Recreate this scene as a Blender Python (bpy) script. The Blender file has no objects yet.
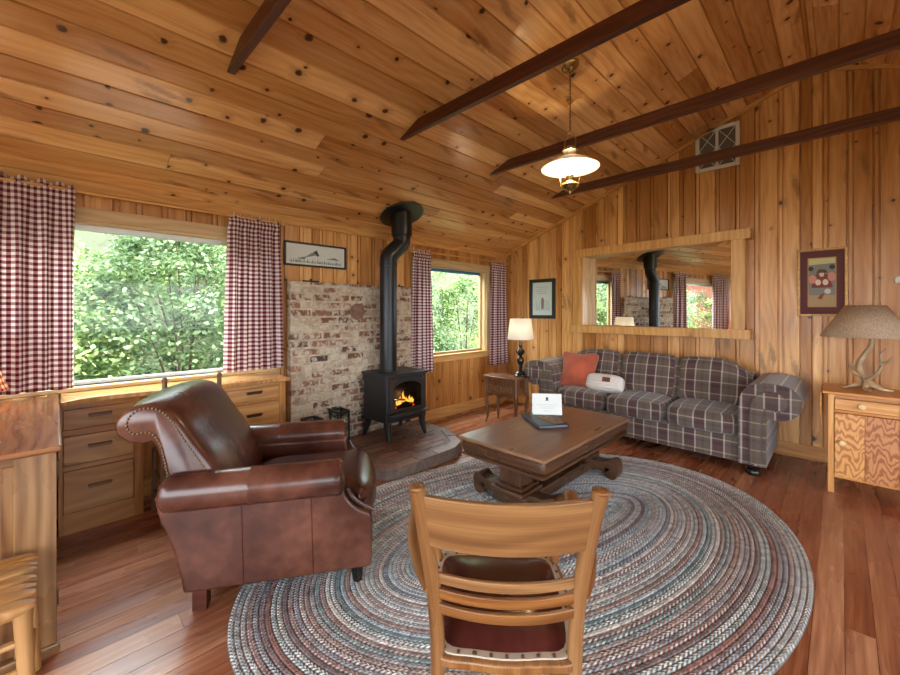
import bpy, bmesh, math, random
from mathutils import Vector, Matrix
R = random.Random(7)
PI = math.pi
COL = bpy.context.scene.collection

# ------------------------------------------------------------------ colour / node helpers
def lin(c):
    return tuple((v/12.92 if v <= .04045 else ((v+.055)/1.055)**2.4) for v in [x/255. for x in c]) + (1,)

class NT:
    def __init__(s, name):
        s.m = bpy.data.materials.new(name); s.m.use_nodes = True
        s.t = s.m.node_tree; s.t.nodes.clear()
        s.out = s.t.nodes.new('ShaderNodeOutputMaterial')
    def n(s, typ, ins=None, **props):
        nd = s.t.nodes.new(typ)
        for k, v in props.items(): setattr(nd, k, v)
        for k, v in (ins or {}).items(): s.set(nd.inputs[k], v)
        return nd
    def set(s, sock, v):
        if isinstance(v, bpy.types.NodeSocket): s.t.links.new(v, sock)
        elif isinstance(v, bpy.types.Node): s.t.links.new(v.outputs[0], sock)
        else: sock.default_value = v
    def math(s, op, a, b=None, c=None, clamp=False):
        nd = s.t.nodes.new('ShaderNodeMath'); nd.operation = op; nd.use_clamp = clamp
        s.set(nd.inputs[0], a)
        if b is not None: s.set(nd.inputs[1], b)
        if c is not None: s.set(nd.inputs[2], c)
        return nd.outputs[0]
    def mix(s, f, a, b, blend='MIX'):
        nd = s.t.nodes.new('ShaderNodeMix'); nd.data_type = 'RGBA'; nd.blend_type = blend
        s.set(nd.inputs['Factor'], f)
        s.set(nd.inputs[6], a); s.set(nd.inputs[7], b)
        return nd.outputs[2]
    def step(s, x, e0, e1):
        nd = s.t.nodes.new('ShaderNodeMapRange'); nd.interpolation_type = 'SMOOTHSTEP'
        s.set(nd.inputs[0], x); nd.inputs[1].default_value = e0; nd.inputs[2].default_value = e1
        nd.inputs[3].default_value = 0; nd.inputs[4].default_value = 1
        return nd.outputs[0]
    def lerp(s, x, a0, a1, b0, b1):
        nd = s.t.nodes.new('ShaderNodeMapRange')
        s.set(nd.inputs[0], x)
        for i, v in enumerate((a0, a1, b0, b1)): nd.inputs[i+1].default_value = v
        return nd.outputs[0]
    def ramp(s, x, stops, interp='LINEAR'):
        nd = s.t.nodes.new('ShaderNodeValToRGB'); cr = nd.color_ramp; cr.interpolation = interp
        while len(cr.elements) < len(stops): cr.elements.new(.5)
        for e, (p, c) in zip(cr.elements, stops): e.position = p; e.color = c
        s.set(nd.inputs[0], x); return nd.outputs[0]
    def uv(s):
        u = s.n('ShaderNodeUVMap'); u.uv_map = 'UVMap'
        sp = s.n('ShaderNodeSeparateXYZ', {0: u.outputs[0]}); return u.outputs[0], sp.outputs[0], sp.outputs[1]
    def comb(s, x, y, z=0.0):
        c = s.n('ShaderNodeCombineXYZ'); s.set(c.inputs[0], x); s.set(c.inputs[1], y); s.set(c.inputs[2], z); return c.outputs[0]
    def noise(s, vec, scale=1., detail=2., rough=.5, out=0):
        nd = s.n('ShaderNodeTexNoise', {'Vector': vec, 'Scale': scale, 'Detail': detail, 'Roughness': rough}); return nd.outputs[out]
    def tone(s):
        a = s.n('ShaderNodeAttribute'); a.attribute_name = 'tone'; return a.outputs['Fac']
    def bump(s, h, strength=.2, dist=.005):
        return s.n('ShaderNodeBump', {'Height': h, 'Strength': strength, 'Distance': dist}).outputs[0]
    def bsdf(s, col, rough=.5, metal=0., normal=None, **kw):
        b = s.n('ShaderNodeBsdfPrincipled'); s.set(b.inputs['Base Color'], col); s.set(b.inputs['Roughness'], rough)
        b.inputs['Metallic'].default_value = metal
        if normal is not None: s.set(b.inputs['Normal'], normal)
        for k, v in kw.items(): s.set(b.inputs[k.replace('_', ' ')], v)
        s.t.links.new(b.outputs[0], s.out.inputs[0]); return b

def wood(name, dark, base, light, knot=0., knotcol=(70, 38, 20), rough=.35, tone_amt=.35, cath=.3, cfreq=55., kscale=2.6, bump=.12, fine=90., warm=None, rvar=.12):
    s = NT(name); _, u, v = s.uv(); t = s.tone()
    if knot > 0:
        vo = s.n('ShaderNodeTexVoronoi', {'Vector': s.comb(s.math('MULTIPLY', u, 1.0), v), 'Scale': kscale, 'Randomness': 1.}, voronoi_dimensions='2D')
        d = s.math('DIVIDE', vo.outputs['Distance'], kscale)
        nz = s.noise(s.comb(s.math('MULTIPLY', u, .6), v), 38., 2.)
        d = s.math('ADD', d, s.math('MULTIPLY', s.math('SUBTRACT', nz, .5), .022))
        sc = s.n('ShaderNodeSeparateColor', {0: vo.outputs['Color']})
        keep = s.math('LESS_THAN', sc.outputs[0], knot)
        rad = s.lerp(s.math('POWER', sc.outputs[1], 1.8), 0, 1, .008, .027)
        rel = s.math('DIVIDE', d, rad)
        km = s.math('MULTIPLY', s.math('SUBTRACT', 1., s.step(rel, .6, 1.25)), keep)
        halo = s.math('MULTIPLY', s.math('SUBTRACT', 1., s.step(rel, .8, 4.2)), keep)
        v2 = s.math('ADD', v, s.math('MULTIPLY', halo, .02))
        vb = s.n('ShaderNodeTexVoronoi', {'Vector': s.comb(s.math('MULTIPLY', u, .55), s.math('ADD', s.math('MULTIPLY', v, 2.6), s.math('MULTIPLY', u, .5))), 'Scale': 3.1}, voronoi_dimensions='2D')
        sb = s.n('ShaderNodeSeparateColor', {0: vb.outputs['Color']})
        db = s.math('ADD', vb.outputs['Distance'], s.math('MULTIPLY', s.math('SUBTRACT', nz, .5), .3))
        spike = s.math('MULTIPLY', s.math('SUBTRACT', 1., s.step(db, .05, .3)), s.math('LESS_THAN', sb.outputs[0], knot*.45))
    else:
        v2 = v
    big = s.noise(s.comb(s.math('MULTIPLY', u, .9), s.math('MULTIPLY', v2, 9.)), 1., 3.)
    fn = s.noise(s.comb(s.math('MULTIPLY', u, 3.), s.math('MULTIPLY', v2, fine)), 1., 2.)
    ph = s.math('ADD', s.math('MULTIPLY', v2, cfreq*2), s.math('MULTIPLY', s.noise(s.comb(s.math('MULTIPLY', u, 1.4), s.math('MULTIPLY', v2, 4.)), 1., 1.), 26.))
    ca = s.math('ADD', s.math('MULTIPLY', s.math('SINE', ph), .5), .5)
    g = s.math('ADD', s.math('MULTIPLY', big, .75-cath*.5), s.math('MULTIPLY', fn, .4-cath*.1))
    g = s.math('ADD', g, s.math('MULTIPLY', ca, cath*.6))
    col = s.ramp(g, [(.3, lin(dark)), (.55, lin(base)), (.82, lin(light))])
    hs = s.n('ShaderNodeHueSaturation', {'Color': col})
    s.set(hs.inputs['Value'], s.lerp(t, 0, 1, 1-tone_amt*.6, 1+tone_amt*.4))
    s.set(hs.inputs['Hue'], s.lerp(t, 0, 1, .493, .506))
    s.set(hs.inputs['Saturation'], s.lerp(t, 0, 1, 1.08, .95))
    col = hs.outputs[0]
    if knot > 0:
        col = s.mix(s.math('MULTIPLY', halo, .38), col, lin(dark))
        col = s.mix(s.math('MULTIPLY', spike, .62), col, lin(tuple(int(c*.75) for c in dark)))
        col = s.mix(s.math('MULTIPLY', km, .92), col, lin(knotcol))
    rg = s.lerp(s.noise(s.comb(s.math('MULTIPLY', u, 2.), s.math('MULTIPLY', v, 6.)), 1., 2.), .3, .7, rough-rvar*.5, rough+rvar*.5)
    s.bsdf(col, rg)
    return s.m

def flame_ply():
    s = NT('flame_grain_fir'); _, u, v = s.uv(); t = s.tone()
    w = s.noise(s.comb(s.math('MULTIPLY', u, 3.), s.math('MULTIPLY', v, 9.)), 1., 2.)
    zig = s.math('MULTIPLY', s.math('SINE', s.math('ADD', s.math('MULTIPLY', v, 58.), s.math('MULTIPLY', w, 9.))), 3.0)
    ph = s.math('ADD', s.math('ADD', s.math('MULTIPLY', u, 95.), zig), s.math('MULTIPLY', s.noise(s.comb(s.math('MULTIPLY', u, 7.), s.math('MULTIPLY', v, 16.)), 1., 2.), 26.))
    g = s.math('ADD', s.math('MULTIPLY', s.math('SINE', ph), .5), .5)
    a = s.ramp(g, [(.1, lin((220, 162, 94))), (.55, lin((206, 146, 80))), (.95, lin((172, 108, 56)))])
    hs = s.n('ShaderNodeHueSaturation', {'Color': a}); s.set(hs.inputs['Value'], s.lerp(t, 0, 1, .72, 1.02)); s.set(hs.inputs['Hue'], s.lerp(t, 0, 1, .486, .501))
    s.bsdf(hs.outputs[0], .42); return s.m
def plain(name, c, rough=.5, metal=0., var=.0, vscale=20., bump=0., bscale=200., **kw):
    s = NT(name)
    tc = s.n('ShaderNodeTexCoord').outputs['Object']
    col = lin(c); nrm = None
    if var:
        nz = s.noise(tc, vscale, 3.)
        d = tuple(x*(1-var) for x in lin(c)[:3])+(1,); l = tuple(min(1, x*(1+var)) for x in lin(c)[:3])+(1,)
        col = s.ramp(nz, [(.3, d), (.7, l)])
    if bump: nrm = s.bump(s.noise(tc, bscale, 3.), bump, .002)
    s.bsdf(col, rough, metal, nrm, **kw); return s.m

def glow(name, c, strength, rough=.6):
    s = NT(name); b = s.bsdf(lin(c), rough)
    b.inputs['Emission Color'].default_value = lin(c); b.inputs['Emission Strength'].default_value = strength
    return s.m

def thin_glass(name, tint=(255, 255, 255), refl=.06, rough=.0):
    s = NT(name)
    tr = s.n('ShaderNodeBsdfTransparent', {0: lin(tint)}); gl = s.n('ShaderNodeBsdfGlossy', {'Roughness': rough})
    fr = s.n('ShaderNodeFresnel', {0: 1.45}); ge = s.n('ShaderNodeNewGeometry')
    f = s.math('MULTIPLY', s.math('MULTIPLY', fr.outputs[0], refl/.04*.6, clamp=True), s.math('SUBTRACT', 1., ge.outputs['Backfacing']))
    mx = s.n('ShaderNodeMixShader', {0: f, 1: tr.outputs[0], 2: gl.outputs[0]})
    s.t.links.new(mx.outputs[0], s.out.inputs[0]); return s.m

M = {}
M['wall'] = wood('knotty_pine_wall', (158, 102, 52), (204, 146, 84), (226, 178, 116), knot=.36, knotcol=(58, 28, 14), rough=.36, tone_amt=.58, kscale=4.6, cath=.16)
M['ceil'] = wood('knotty_pine_ceiling', (170, 114, 66), (214, 160, 102), (234, 190, 136), knot=.44, knotcol=(52, 28, 18), rough=.22, tone_amt=.52, kscale=4.9, rvar=.06, cath=.14)
M['floor'] = wood('fir_floor', (116, 67, 47), (154, 96, 68), (190, 132, 95), knot=0, rough=.27, tone_amt=.5, cath=.16, cfreq=70., bump=.04)
M['trim'] = wood('pine_trim', (182, 128, 66), (208, 156, 90), (226, 180, 118), knot=.2, knotcol=(110, 60, 30), rough=.4, tone_amt=.18)
M['trim_pale'] = wood('pale_pine_trim', (176, 146, 100), (198, 170, 124), (212, 188, 146), knot=.06, knotcol=(110, 70, 36), rough=.45, tone_amt=.12)
M['beam'] = wood('stained_beam', (58, 28, 16), (84, 42, 25), (112, 60, 38), rough=.38, tone_amt=.25, bump=.1)
M['dresser'] = wood('golden_pine_cabinet', (164, 112, 58), (192, 140, 78), (212, 164, 102), knot=.1, knotcol=(104, 60, 30), rough=.36, tone_amt=.22)
M['dresser_dk'] = wood('brown_pine_cabinet', (138, 90, 46), (170, 118, 66), (194, 144, 90), knot=.1, knotcol=(88, 50, 28), rough=.36, tone_amt=.25)
M['counter'] = wood('varnished_counter', (150, 98, 48), (186, 134, 76), (208, 160, 100), rough=.13, tone_amt=.15)
M['desk'] = wood('oak_desk', (96, 64, 38), (130, 92, 56), (154, 116, 76), rough=.3, tone_amt=.2, cath=.45)
M['desktop'] = wood('desk_top_wood', (112, 68, 38), (148, 98, 58), (174, 126, 82), rough=.24, tone_amt=.15, bump=.03)
M['oak'] = wood('golden_oak', (76, 44, 20), (124, 80, 42), (156, 110, 64), rough=.32, tone_amt=.15, cath=.25, fine=160., cfreq=40.)
M['nstand'] = wood('honey_fir', (170, 104, 46), (204, 140, 72), (224, 168, 98), rough=.36, tone_amt=.15)
M['fir_ply'] = flame_ply()
M['walnut'] = wood('dark_walnut_table', (48, 30, 20), (76, 50, 33), (104, 72, 50), rough=.3, tone_amt=.15, cath=.12)
M['walnut_top'] = wood('walnut_table_top', (104, 76, 54), (136, 104, 78), (160, 130, 102), rough=.33, tone_amt=.15, bump=.04, cath=.1)
M['endtab'] = wood('end_table_wood', (70, 44, 28), (104, 70, 46), (134, 98, 68), rough=.3, tone_amt=.15)
M['stoolw'] = wood('stool_wood', (136, 92, 48), (172, 124, 72), (194, 152, 100), rough=.42, tone_amt=.2)
M['ladderw'] = wood('ladder_chair_wood', (86, 62, 42), (116, 88, 62), (142, 112, 82), rough=.45, tone_amt=.2)
M['iron'] = plain('black_cast_iron', (46, 46, 48), .45, .3, var=.2, bump=.15, bscale=300.)
M['pipe'] = plain('black_stove_pipe', (36, 37, 39), .34, .4, var=.15)
M['black'] = plain('black_paint', (22, 22, 24), .4)
M['blackgloss'] = plain('black_gloss', (24, 20, 18), .18, var=.3)
M['chrome'] = plain('chrome_handle', (205, 205, 200), .2, 1.)
M['brass'] = plain('antique_brass', (176, 150, 96), .25, 1., var=.2)
M['nail'] = plain('brass_nailhead', (112, 92, 66), .35, 1.)
M['darknail'] = plain('dark_nailhead', (96, 84, 72), .3, .9)
M['white'] = plain('white_paint', (226, 222, 214), .5)
M['bronze'] = plain('wood_pull', (120, 86, 52), .4)
M['pull_dk'] = plain('dark_bronze_pull', (70, 50, 34), .35, .6)
M['knob'] = plain('blond_wood_knob', (226, 188, 130), .3, var=.1)
M['paper'] = plain('white_card', (226, 232, 226), .6)
M['ink'] = plain('grey_ink', (120, 130, 128), .8)
M['inkdk'] = plain('dark_ink', (62, 70, 70), .8)
M['antler'] = plain('antler', (176, 150, 116), .5, var=.35, vscale=14., bump=.2, bscale=60.)
M['orange'] = plain('rust_velvet', (172, 82, 54), .75, var=.18, vscale=9., bump=.1, bscale=120., Sheen_Weight=.4)
M['ashlog'] = plain('charred_log', (60, 40, 28), .9, var=.5, vscale=30.)
M['mirror'] = plain('mirror_silver', (236, 240, 238), .01, 1.)
M['glass'] = thin_glass('window_glass', (246, 250, 248), .03)
M['stoveglass'] = thin_glass('stove_glass', (150, 150, 152), .08, .05)
M['lantglass'] = thin_glass('lantern_glass', (214, 226, 222), .06)
M['bluetrim'] = plain('blue_eave_paint', (64, 126, 168), .5)
M['alu'] = plain('aluminium_sash', (206, 208, 204), .35, .5)
M['flame'] = glow('flame', (255, 168, 62), 9.)
M['ember'] = glow('ember', (255, 84, 20), 3.)
M['lampglass'] = glow('lit_milk_glass', (255, 232, 196), .1, .3)
M['bulb'] = glow('bulb', (255, 224, 170), 22.)
M['silver'] = plain('aged_silver', (196, 192, 182), .22, 1.)

def leather(name, d, b, l, rough):
    s = NT(name); tc = s.n('ShaderNodeTexCoord').outputs['Object']
    n1 = s.noise(tc, 3., 2., .5); n2 = s.noise(tc, 16., 2.)
    g = s.math('ADD', s.math('MULTIPLY', n1, .7), s.math('MULTIPLY', n2, .3))
    col = s.ramp(g, [(.34, lin(d)), (.5, lin(b)), (.68, lin(l))])
    s.bsdf(col, rough); return s.m
M['leather'] = leather('brown_leather', (56, 29, 21), (80, 45, 34), (108, 68, 52), .26)
M['oxblood'] = leather('oxblood_leather', (50, 20, 18), (72, 30, 26), (96, 46, 38), .24)

def plaid():
    s = NT('plaid_upholstery'); _, u, v = s.uv()
    tp = (92, 82, 76); bur = (70, 34, 42); cr = (178, 168, 158); dk = (54, 36, 44); br = (84, 68, 52)
    def fr(x, p): return s.math('FRACT', s.math('ADD', s.math('DIVIDE', x, p), 100.))
    a = s.ramp(fr(u, .225), [(0, lin(cr)), (.055, lin(bur)), (.16, lin(dk)), (.2, lin(bur)), (.30, lin(dk)), (.34, lin(bur)), (.43, lin(cr)), (.485, lin(tp)), (.68, lin(br)), (.78, lin(tp))], 'CONSTANT')
    b = s.ramp(fr(v, .23), [(0, lin((190, 164, 128))), (.05, lin((86, 76, 68))), (.30, lin((70, 46, 48))), (.42, lin((86, 76, 68))), (.50, lin((176, 168, 158))), (.55, lin((82, 68, 54))), (.80, lin((94, 84, 80)))], 'CONSTANT')
    col = s.mix(.38, a, b)
    tw = s.math('SINE', s.math('MULTIPLY', s.math('ADD', u, v), 1600.))
    col = s.mix(s.math('MULTIPLY', s.math('ADD', tw, 1.), .05), col, lin((50, 44, 42)))
    s.bsdf(col, .85, normal=s.bump(tw, .08, .001), Sheen_Weight=.3); return s.m
M['plaid'] = plaid()

def gingham(name, dark, mid, light, period=.037, emit=0.):
    s = NT(name); _, u, v = s.uv()
    def st(x): return s.math('GREATER_THAN', s.math('FRACT', s.math('ADD', s.math('DIVIDE', x, period), 50.)), .5)
    k = s.math('MULTIPLY', s.math('ADD', st(u), st(v)), .5)
    col = s.ramp(k, [(0, lin(light)), (.3, lin(mid)), (.8, lin(dark))], 'CONSTANT')
    b = s.n('ShaderNodeBsdfPrincipled', {'Base Color': col, 'Roughness': .9})
    if emit:
        s.set(b.inputs['Emission Color'], col); b.inputs['Emission Strength'].default_value = emit
    tr = s.n('ShaderNodeBsdfTranslucent', {0: col})
    mx = s.n('ShaderNodeMixShader', {0: .38, 1: b.outputs[0], 2: tr.outputs[0]})
    s.t.links.new(mx.outputs[0], s.out.inputs[0]); return s.m
M['gingham'] = gingham('burgundy_gingham', (100, 30, 42), (184, 138, 142), (244, 240, 234), .037)
M['gingham_lit'] = gingham('red_gingham_shade', (150, 40, 24), (214, 140, 100), (250, 224, 180), .037, .2)

def shade_cloth(name, c, emit, weave=0.):
    s = NT(name); tc = s.n('ShaderNodeTexCoord').outputs['Object']; col = lin(c)
    if weave:
        nz = s.noise(s.n('ShaderNodeMapping', {'Vector': tc, 'Scale': (160, 160, 30)}).outputs[0], 1., 2.)
        col = s.ramp(nz, [(.3, tuple(x*(1-weave) for x in lin(c)[:3])+(1,)), (.7, tuple(min(1, x*(1+weave)) for x in lin(c)[:3])+(1,))])
    b = s.n('ShaderNodeBsdfPrincipled', {'Base Color': col, 'Roughness': .9})
    if emit:
        b.inputs['Emission Color'].default_value = lin(c); b.inputs['Emission Strength'].default_value = emit
    tr = s.n('ShaderNodeBsdfTranslucent', {0: col})
    mx = s.n('ShaderNodeMixShader', {0: .35, 1: b.outputs[0], 2: tr.outputs[0]})
    s.t.links.new(mx.outputs[0], s.out.inputs[0]); return s.m
M['linen'] = shade_cloth('white_linen_shade', (240, 234, 222), .12)
M['burlap'] = shade_cloth('taupe_burlap_shade', (206, 184, 156), 0., .28)

def brick_mat():
    s = NT('whitewashed_brick'); t = s.tone(); tc = s.n('ShaderNodeTexCoord').outputs['Object']
    c = s.ramp(t, [(0, lin((74, 58, 50))), (.16, lin((118, 78, 60))), (.40, lin((150, 104, 80))), (.55, lin((172, 150, 126))), (1, lin((196, 182, 160)))])
    n = s.noise(tc, 16., 5., .65); w = s.step(n, .45, .58)
    col = s.mix(s.math('MULTIPLY', w, .78), c, lin((204, 194, 174)))
    n2 = s.noise(tc, 34., 4., .6); col = s.mix(s.math('MULTIPLY', s.step(n2, .56, .7), .6), col, lin((74, 58, 50)))
    s.bsdf(col, .85, normal=s.bump(n, .5, .01)); return s.m
M['brick'] = brick_mat()
M['mortar'] = plain('pale_mortar', (184, 172, 150), .9, var=.3, vscale=14., bump=.4, bscale=60.)
def hearth_mat():
    s = NT('hearth_brick'); t = s.tone(); tc = s.n('ShaderNodeTexCoord').outputs['Object']
    c = s.ramp(t, [(0, lin((84, 62, 56))), (.5, lin((120, 82, 70))), (1, lin((134, 108, 94)))])
    n = s.noise(tc, 22., 4., .6); col = s.mix(s.math('MULTIPLY', s.step(n, .5, .68), .6), c, lin((150, 138, 128)))
    s.bsdf(col, s.lerp(n, .3, .7, .34, .55), normal=s.bump(n, .4, .006)); return s.m
M['hearth'] = hearth_mat()
M['grout'] = plain('hearth_grout', (118, 104, 94), .7, var=.3, bump=.3, bscale=80.)

def rug_mat():
    s = NT('braided_rug'); uvv, u, v = s.uv()
    ca = s.n('ShaderNodeAttribute'); ca.attribute_name = 'ca'; cb = s.n('ShaderNodeAttribute'); cb.attribute_name = 'cb'
    ring = s.math('FLOOR', v); fv = s.math('FRACT', v)
    zz = s.math('ABSOLUTE', s.math('SUBTRACT', fv, .5))
    ph = s.math('FRACT', s.math('ADD', s.math('MULTIPLY', u, 40.), s.math('MULTIPLY', zz, 1.2)))
    k = s.math('GREATER_THAN', ph, .5)
    k = s.math('ABSOLUTE', s.math('SUBTRACT', k, s.math('GREATER_THAN', fv, .5)))
    seg = s.n('ShaderNodeTexWhiteNoise', {'Vector': s.comb(s.math('FLOOR', s.math('MULTIPLY', u, 40.)), ring, k)}, noise_dimensions='3D')
    col = s.mix(k, ca.outputs['Color'], cb.outputs['Color'])
    hs = s.n('ShaderNodeHueSaturation', {'Color': col}); s.set(hs.inputs['Value'], s.lerp(seg.outputs[0], 0, 1, .62, 1.3))
    edge = s.step(zz, .38, .5)
    col = s.mix(s.math('MULTIPLY', edge, .45), hs.outputs[0], lin((70, 66, 66)))
    h = s.math('SUBTRACT', s.math('SINE', s.math('MULTIPLY', ph, PI)), s.math('MULTIPLY', edge, 1.))
    s.bsdf(col, .95, normal=s.bump(h, .5, .006)); return s.m
M['rug'] = rug_mat()

def knit():
    s = NT('white_knit'); _, u, v = s.uv()
    a = s.math('ABSOLUTE', s.math('SINE', s.math('MULTIPLY', u, PI/.028)))
    b = s.math('ABSOLUTE', s.math('SINE', s.math('ADD', s.math('MULTIPLY', v, PI/.014), s.math('MULTIPLY', a, 1.5))))
    h = s.math('ADD', a, s.math('MULTIPLY', b, .4))
    s.bsdf(lin((232, 228, 222)), .9, normal=s.bump(h, .7, .012)); return s.m
M['knit'] = knit()
M['tag'] = plain('leather_tag', (104, 62, 40), .6)

def leafmat(name, stops):
    s = NT(name); t = s.tone(); col = s.ramp(t, [(p, lin(c)) for p, c in stops])
    d = s.n('ShaderNodeBsdfPrincipled', {'Base Color': col, 'Roughness': .5})
    tr = s.n('ShaderNodeBsdfTranslucent', {0: col})
    mx = s.n('ShaderNodeMixShader', {0: .35, 1: d.outputs[0], 2: tr.outputs[0]})
    s.t.links.new(mx.outputs[0], s.out.inputs[0]); return s.m
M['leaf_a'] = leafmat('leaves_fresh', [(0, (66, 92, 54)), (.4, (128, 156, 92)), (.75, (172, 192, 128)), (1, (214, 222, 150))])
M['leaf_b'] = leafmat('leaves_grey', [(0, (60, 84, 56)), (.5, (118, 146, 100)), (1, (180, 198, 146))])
M['bark'] = plain('bark', (92, 74, 58), .9, var=.4)
def ground_mat():
    s = NT('hillside_ground'); tc = s.n('ShaderNodeTexCoord').outputs['Object']
    n = s.noise(tc, 1.8, 6., .65); n2 = s.noise(tc, 14., 4., .6)
    col = s.ramp(n, [(.3, lin((58, 54, 46))), (.5, lin((84, 84, 64))), (.62, lin((80, 102, 60))), (.75, lin((112, 104, 104)))])
    col = s.mix(s.math('MULTIPLY', n2, .5), col, lin((80, 92, 62)))
    s.bsdf(col, .95, normal=s.bump(n2, .8, .08)); return s.m
M['ground'] = ground_mat()
M['redwall'] = plain('red_cabin_wall', (140, 84, 66), .7, var=.1)
M['palefascia'] = plain('pale_fascia', (222, 214, 206), .6)
M['shingle'] = plain('grey_shingle', (124, 118, 116), .9, var=.2)
M['maroon'] = plain('maroon_mat', (98, 52, 54), .8)
M['gilt'] = plain('gilt_frame', (176, 132, 72), .4, .35, var=.3, vscale=60., bump=.5, bscale=120.)
def flat(c, r=.7): return plain('print_%d_%d_%d' % c, c, r)

# ------------------------------------------------------------------ mesh builder
class MB:
    def __init__(s): s.V = []; s.F = []; s.UV = []; s.T = []; s.CA = []; s.CB = []
    def add(s, vs, fs, uvs=None, grain='x', tone=None, X=None, off=None):
        b = len(s.V); vs = [Vector(v) for v in vs]
        if tone is None: tone = R.random()
        if off is None: off = (R.random()*40, R.random()*40)
        for i, f in enumerate(fs):
            if uvs is not None: uv = [(a[0]+off[0], a[1]+off[1]) for a in uvs[i]]
            else: uv = boxuv([vs[j] for j in f], grain, off)
            s.UV.append(uv); s.F.append([j+b for j in f]); s.T.append(tone)
        s.V += [(X @ v if X is not None else v) for v in vs]
        return s
    def box(s, x0, x1, y0, y1, z0, z1, grain='x', tone=None, X=None):
        vs = [(x, y, z) for z in (z0, z1) for y in (y0, y1) for x in (x0, x1)]
        return s.add(vs, [(0, 2, 3, 1), (4, 5, 7, 6), (0, 1, 5, 4), (2, 6, 7, 3), (0, 4, 6, 2), (1, 3, 7, 5)], None, grain, tone, X)
    def shape(s, sh, **kw): return s.add(sh[0], sh[1], sh[2] if len(sh) > 2 else None, **kw)

def boxuv(p, g, off):
    n = Vector((0, 0, 0))
    for i in range(len(p)): n += (p[i]-p[0]).cross(p[(i+1) % len(p)]-p[0])
    a = max(range(3), key=lambda i: abs(n[i]))
    if g == 'plaid':
        return [((q.y, q.z) if a == 0 else (q.x, q.y+q.z)) for q in p]
    gi = 'xyz'.index(g)
    if a == gi:
        o = [i for i in range(3) if i != gi]; ui, vi = o
    else:
        ui = gi; vi = [i for i in range(3) if i not in (gi, a)][0]
    return [(q[ui]+off[0], q[vi]+off[1]) for q in p]

def obj(name, mb, mat, parent=None, smooth=False, bevel=0., seg=2, sub=0, solid=0., recalc=True, angle=40):
    me = bpy.data.meshes.new(name)
    me.from_pydata([tuple(v) for v in mb.V], [], mb.F)
    ul = me.uv_layers.new(name='UVMap'); i = 0
    for uv in mb.UV:
        for c in uv: ul.data[i].uv = c; i += 1
    at = me.attributes.new('tone', 'FLOAT', 'FACE'); at.data.foreach_set('value', mb.T)
    if mb.CA:
        for nm, dat in (('ca', mb.CA), ('cb', mb.CB)):
            a = me.attributes.new(nm, 'FLOAT_COLOR', 'FACE'); a.data.foreach_set('color', [c for q in dat for c in q])
    if recalc:
        bm = bmesh.new(); bm.from_mesh(me); bmesh.ops.recalc_face_normals(bm, faces=bm.faces); bm.to_mesh(me); bm.free()
    me.materials.append(mat)
    o = bpy.data.objects.new(name, me); COL.objects.link(o)
    if parent: o.parent = parent
    if smooth:
        me.shade_smooth() if hasattr(me, 'shade_smooth') else None
        if not hasattr(me, 'shade_smooth'): me.polygons.foreach_set('use_smooth', [True]*len(me.polygons))
        if angle < 180:
            try: me.set_sharp_from_angle(angle=math.radians(angle))
            except Exception: pass
    if solid:
        m = o.modifiers.new('solid', 'SOLIDIFY'); m.thickness = solid; m.offset = 0
    if bevel:
        m = o.modifiers.new('bevel', 'BEVEL'); m.width = bevel; m.segments = seg; m.limit_method = 'ANGLE'; m.angle_limit = math.radians(40); m.harden_normals = False
        if not smooth and seg > 2:
            me.polygons.foreach_set('use_smooth', [True]*len(me.polygons))
            try: me.set_sharp_from_angle(angle=math.radians(60))
            except Exception: pass
    if sub:
        m = o.modifiers.new('sub', 'SUBSURF'); m.levels = sub; m.render_levels = sub
    return o

def thing(name, label, cat, loc=(0, 0, 0), rz=0., group=None):
    o = bpy.data.objects.new(name, None); COL.objects.link(o); o.empty_display_size = .1
    o.location = loc; o.rotation_euler = (0, 0, rz); o['label'] = label; o['category'] = cat
    if group: o['group'] = group
    return o
def tag(o, label, cat, group=None):
    o['label'] = label; o['category'] = cat
    if group: o['group'] = group
    return o
def struct(o, label=None):
    o['kind'] = 'structure'
    if label: o['label'] = label
    return o
def copy_tree(o, parent=None):
    c = o.copy(); COL.objects.link(c)
    if parent: c.parent = parent
    for ch in list(o.children): copy_tree(ch, c)
    return c

def lathe(prof, seg=32, X=None, cap=True):
    vs = []; fs = []; uv = []; n = len(prof); arc = [0]
    for i in range(1, n): arc.append(arc[-1]+math.dist(prof[i], prof[i-1]))
    for r, z in prof:
        for k in range(seg):
            a = 2*PI*k/seg; vs.append((r*math.cos(a), r*math.sin(a), z))
    for i in range(n-1):
        rm = (prof[i][0]+prof[i+1][0])/2
        for k in range(seg):
            k2 = (k+1) % seg
            fs.append((i*seg+k, i*seg+k2, (i+1)*seg+k2, (i+1)*seg+k))
            a0, a1 = 2*PI*k/seg*rm, 2*PI*(k+1)/seg*rm
            uv.append([(arc[i], a0), (arc[i], a1), (arc[i+1], a1), (arc[i+1], a0)])
    if cap:
        for i in (0, n-1):
            if prof[i][0] > 1e-4:
                f = tuple(i*seg+k for k in range(seg)); fs.append(f); uv.append([(vs[j][0], vs[j][1]) for j in f])
    if X is not None: vs = [X @ Vector(v) for v in vs]
    return vs, fs, uv

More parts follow.
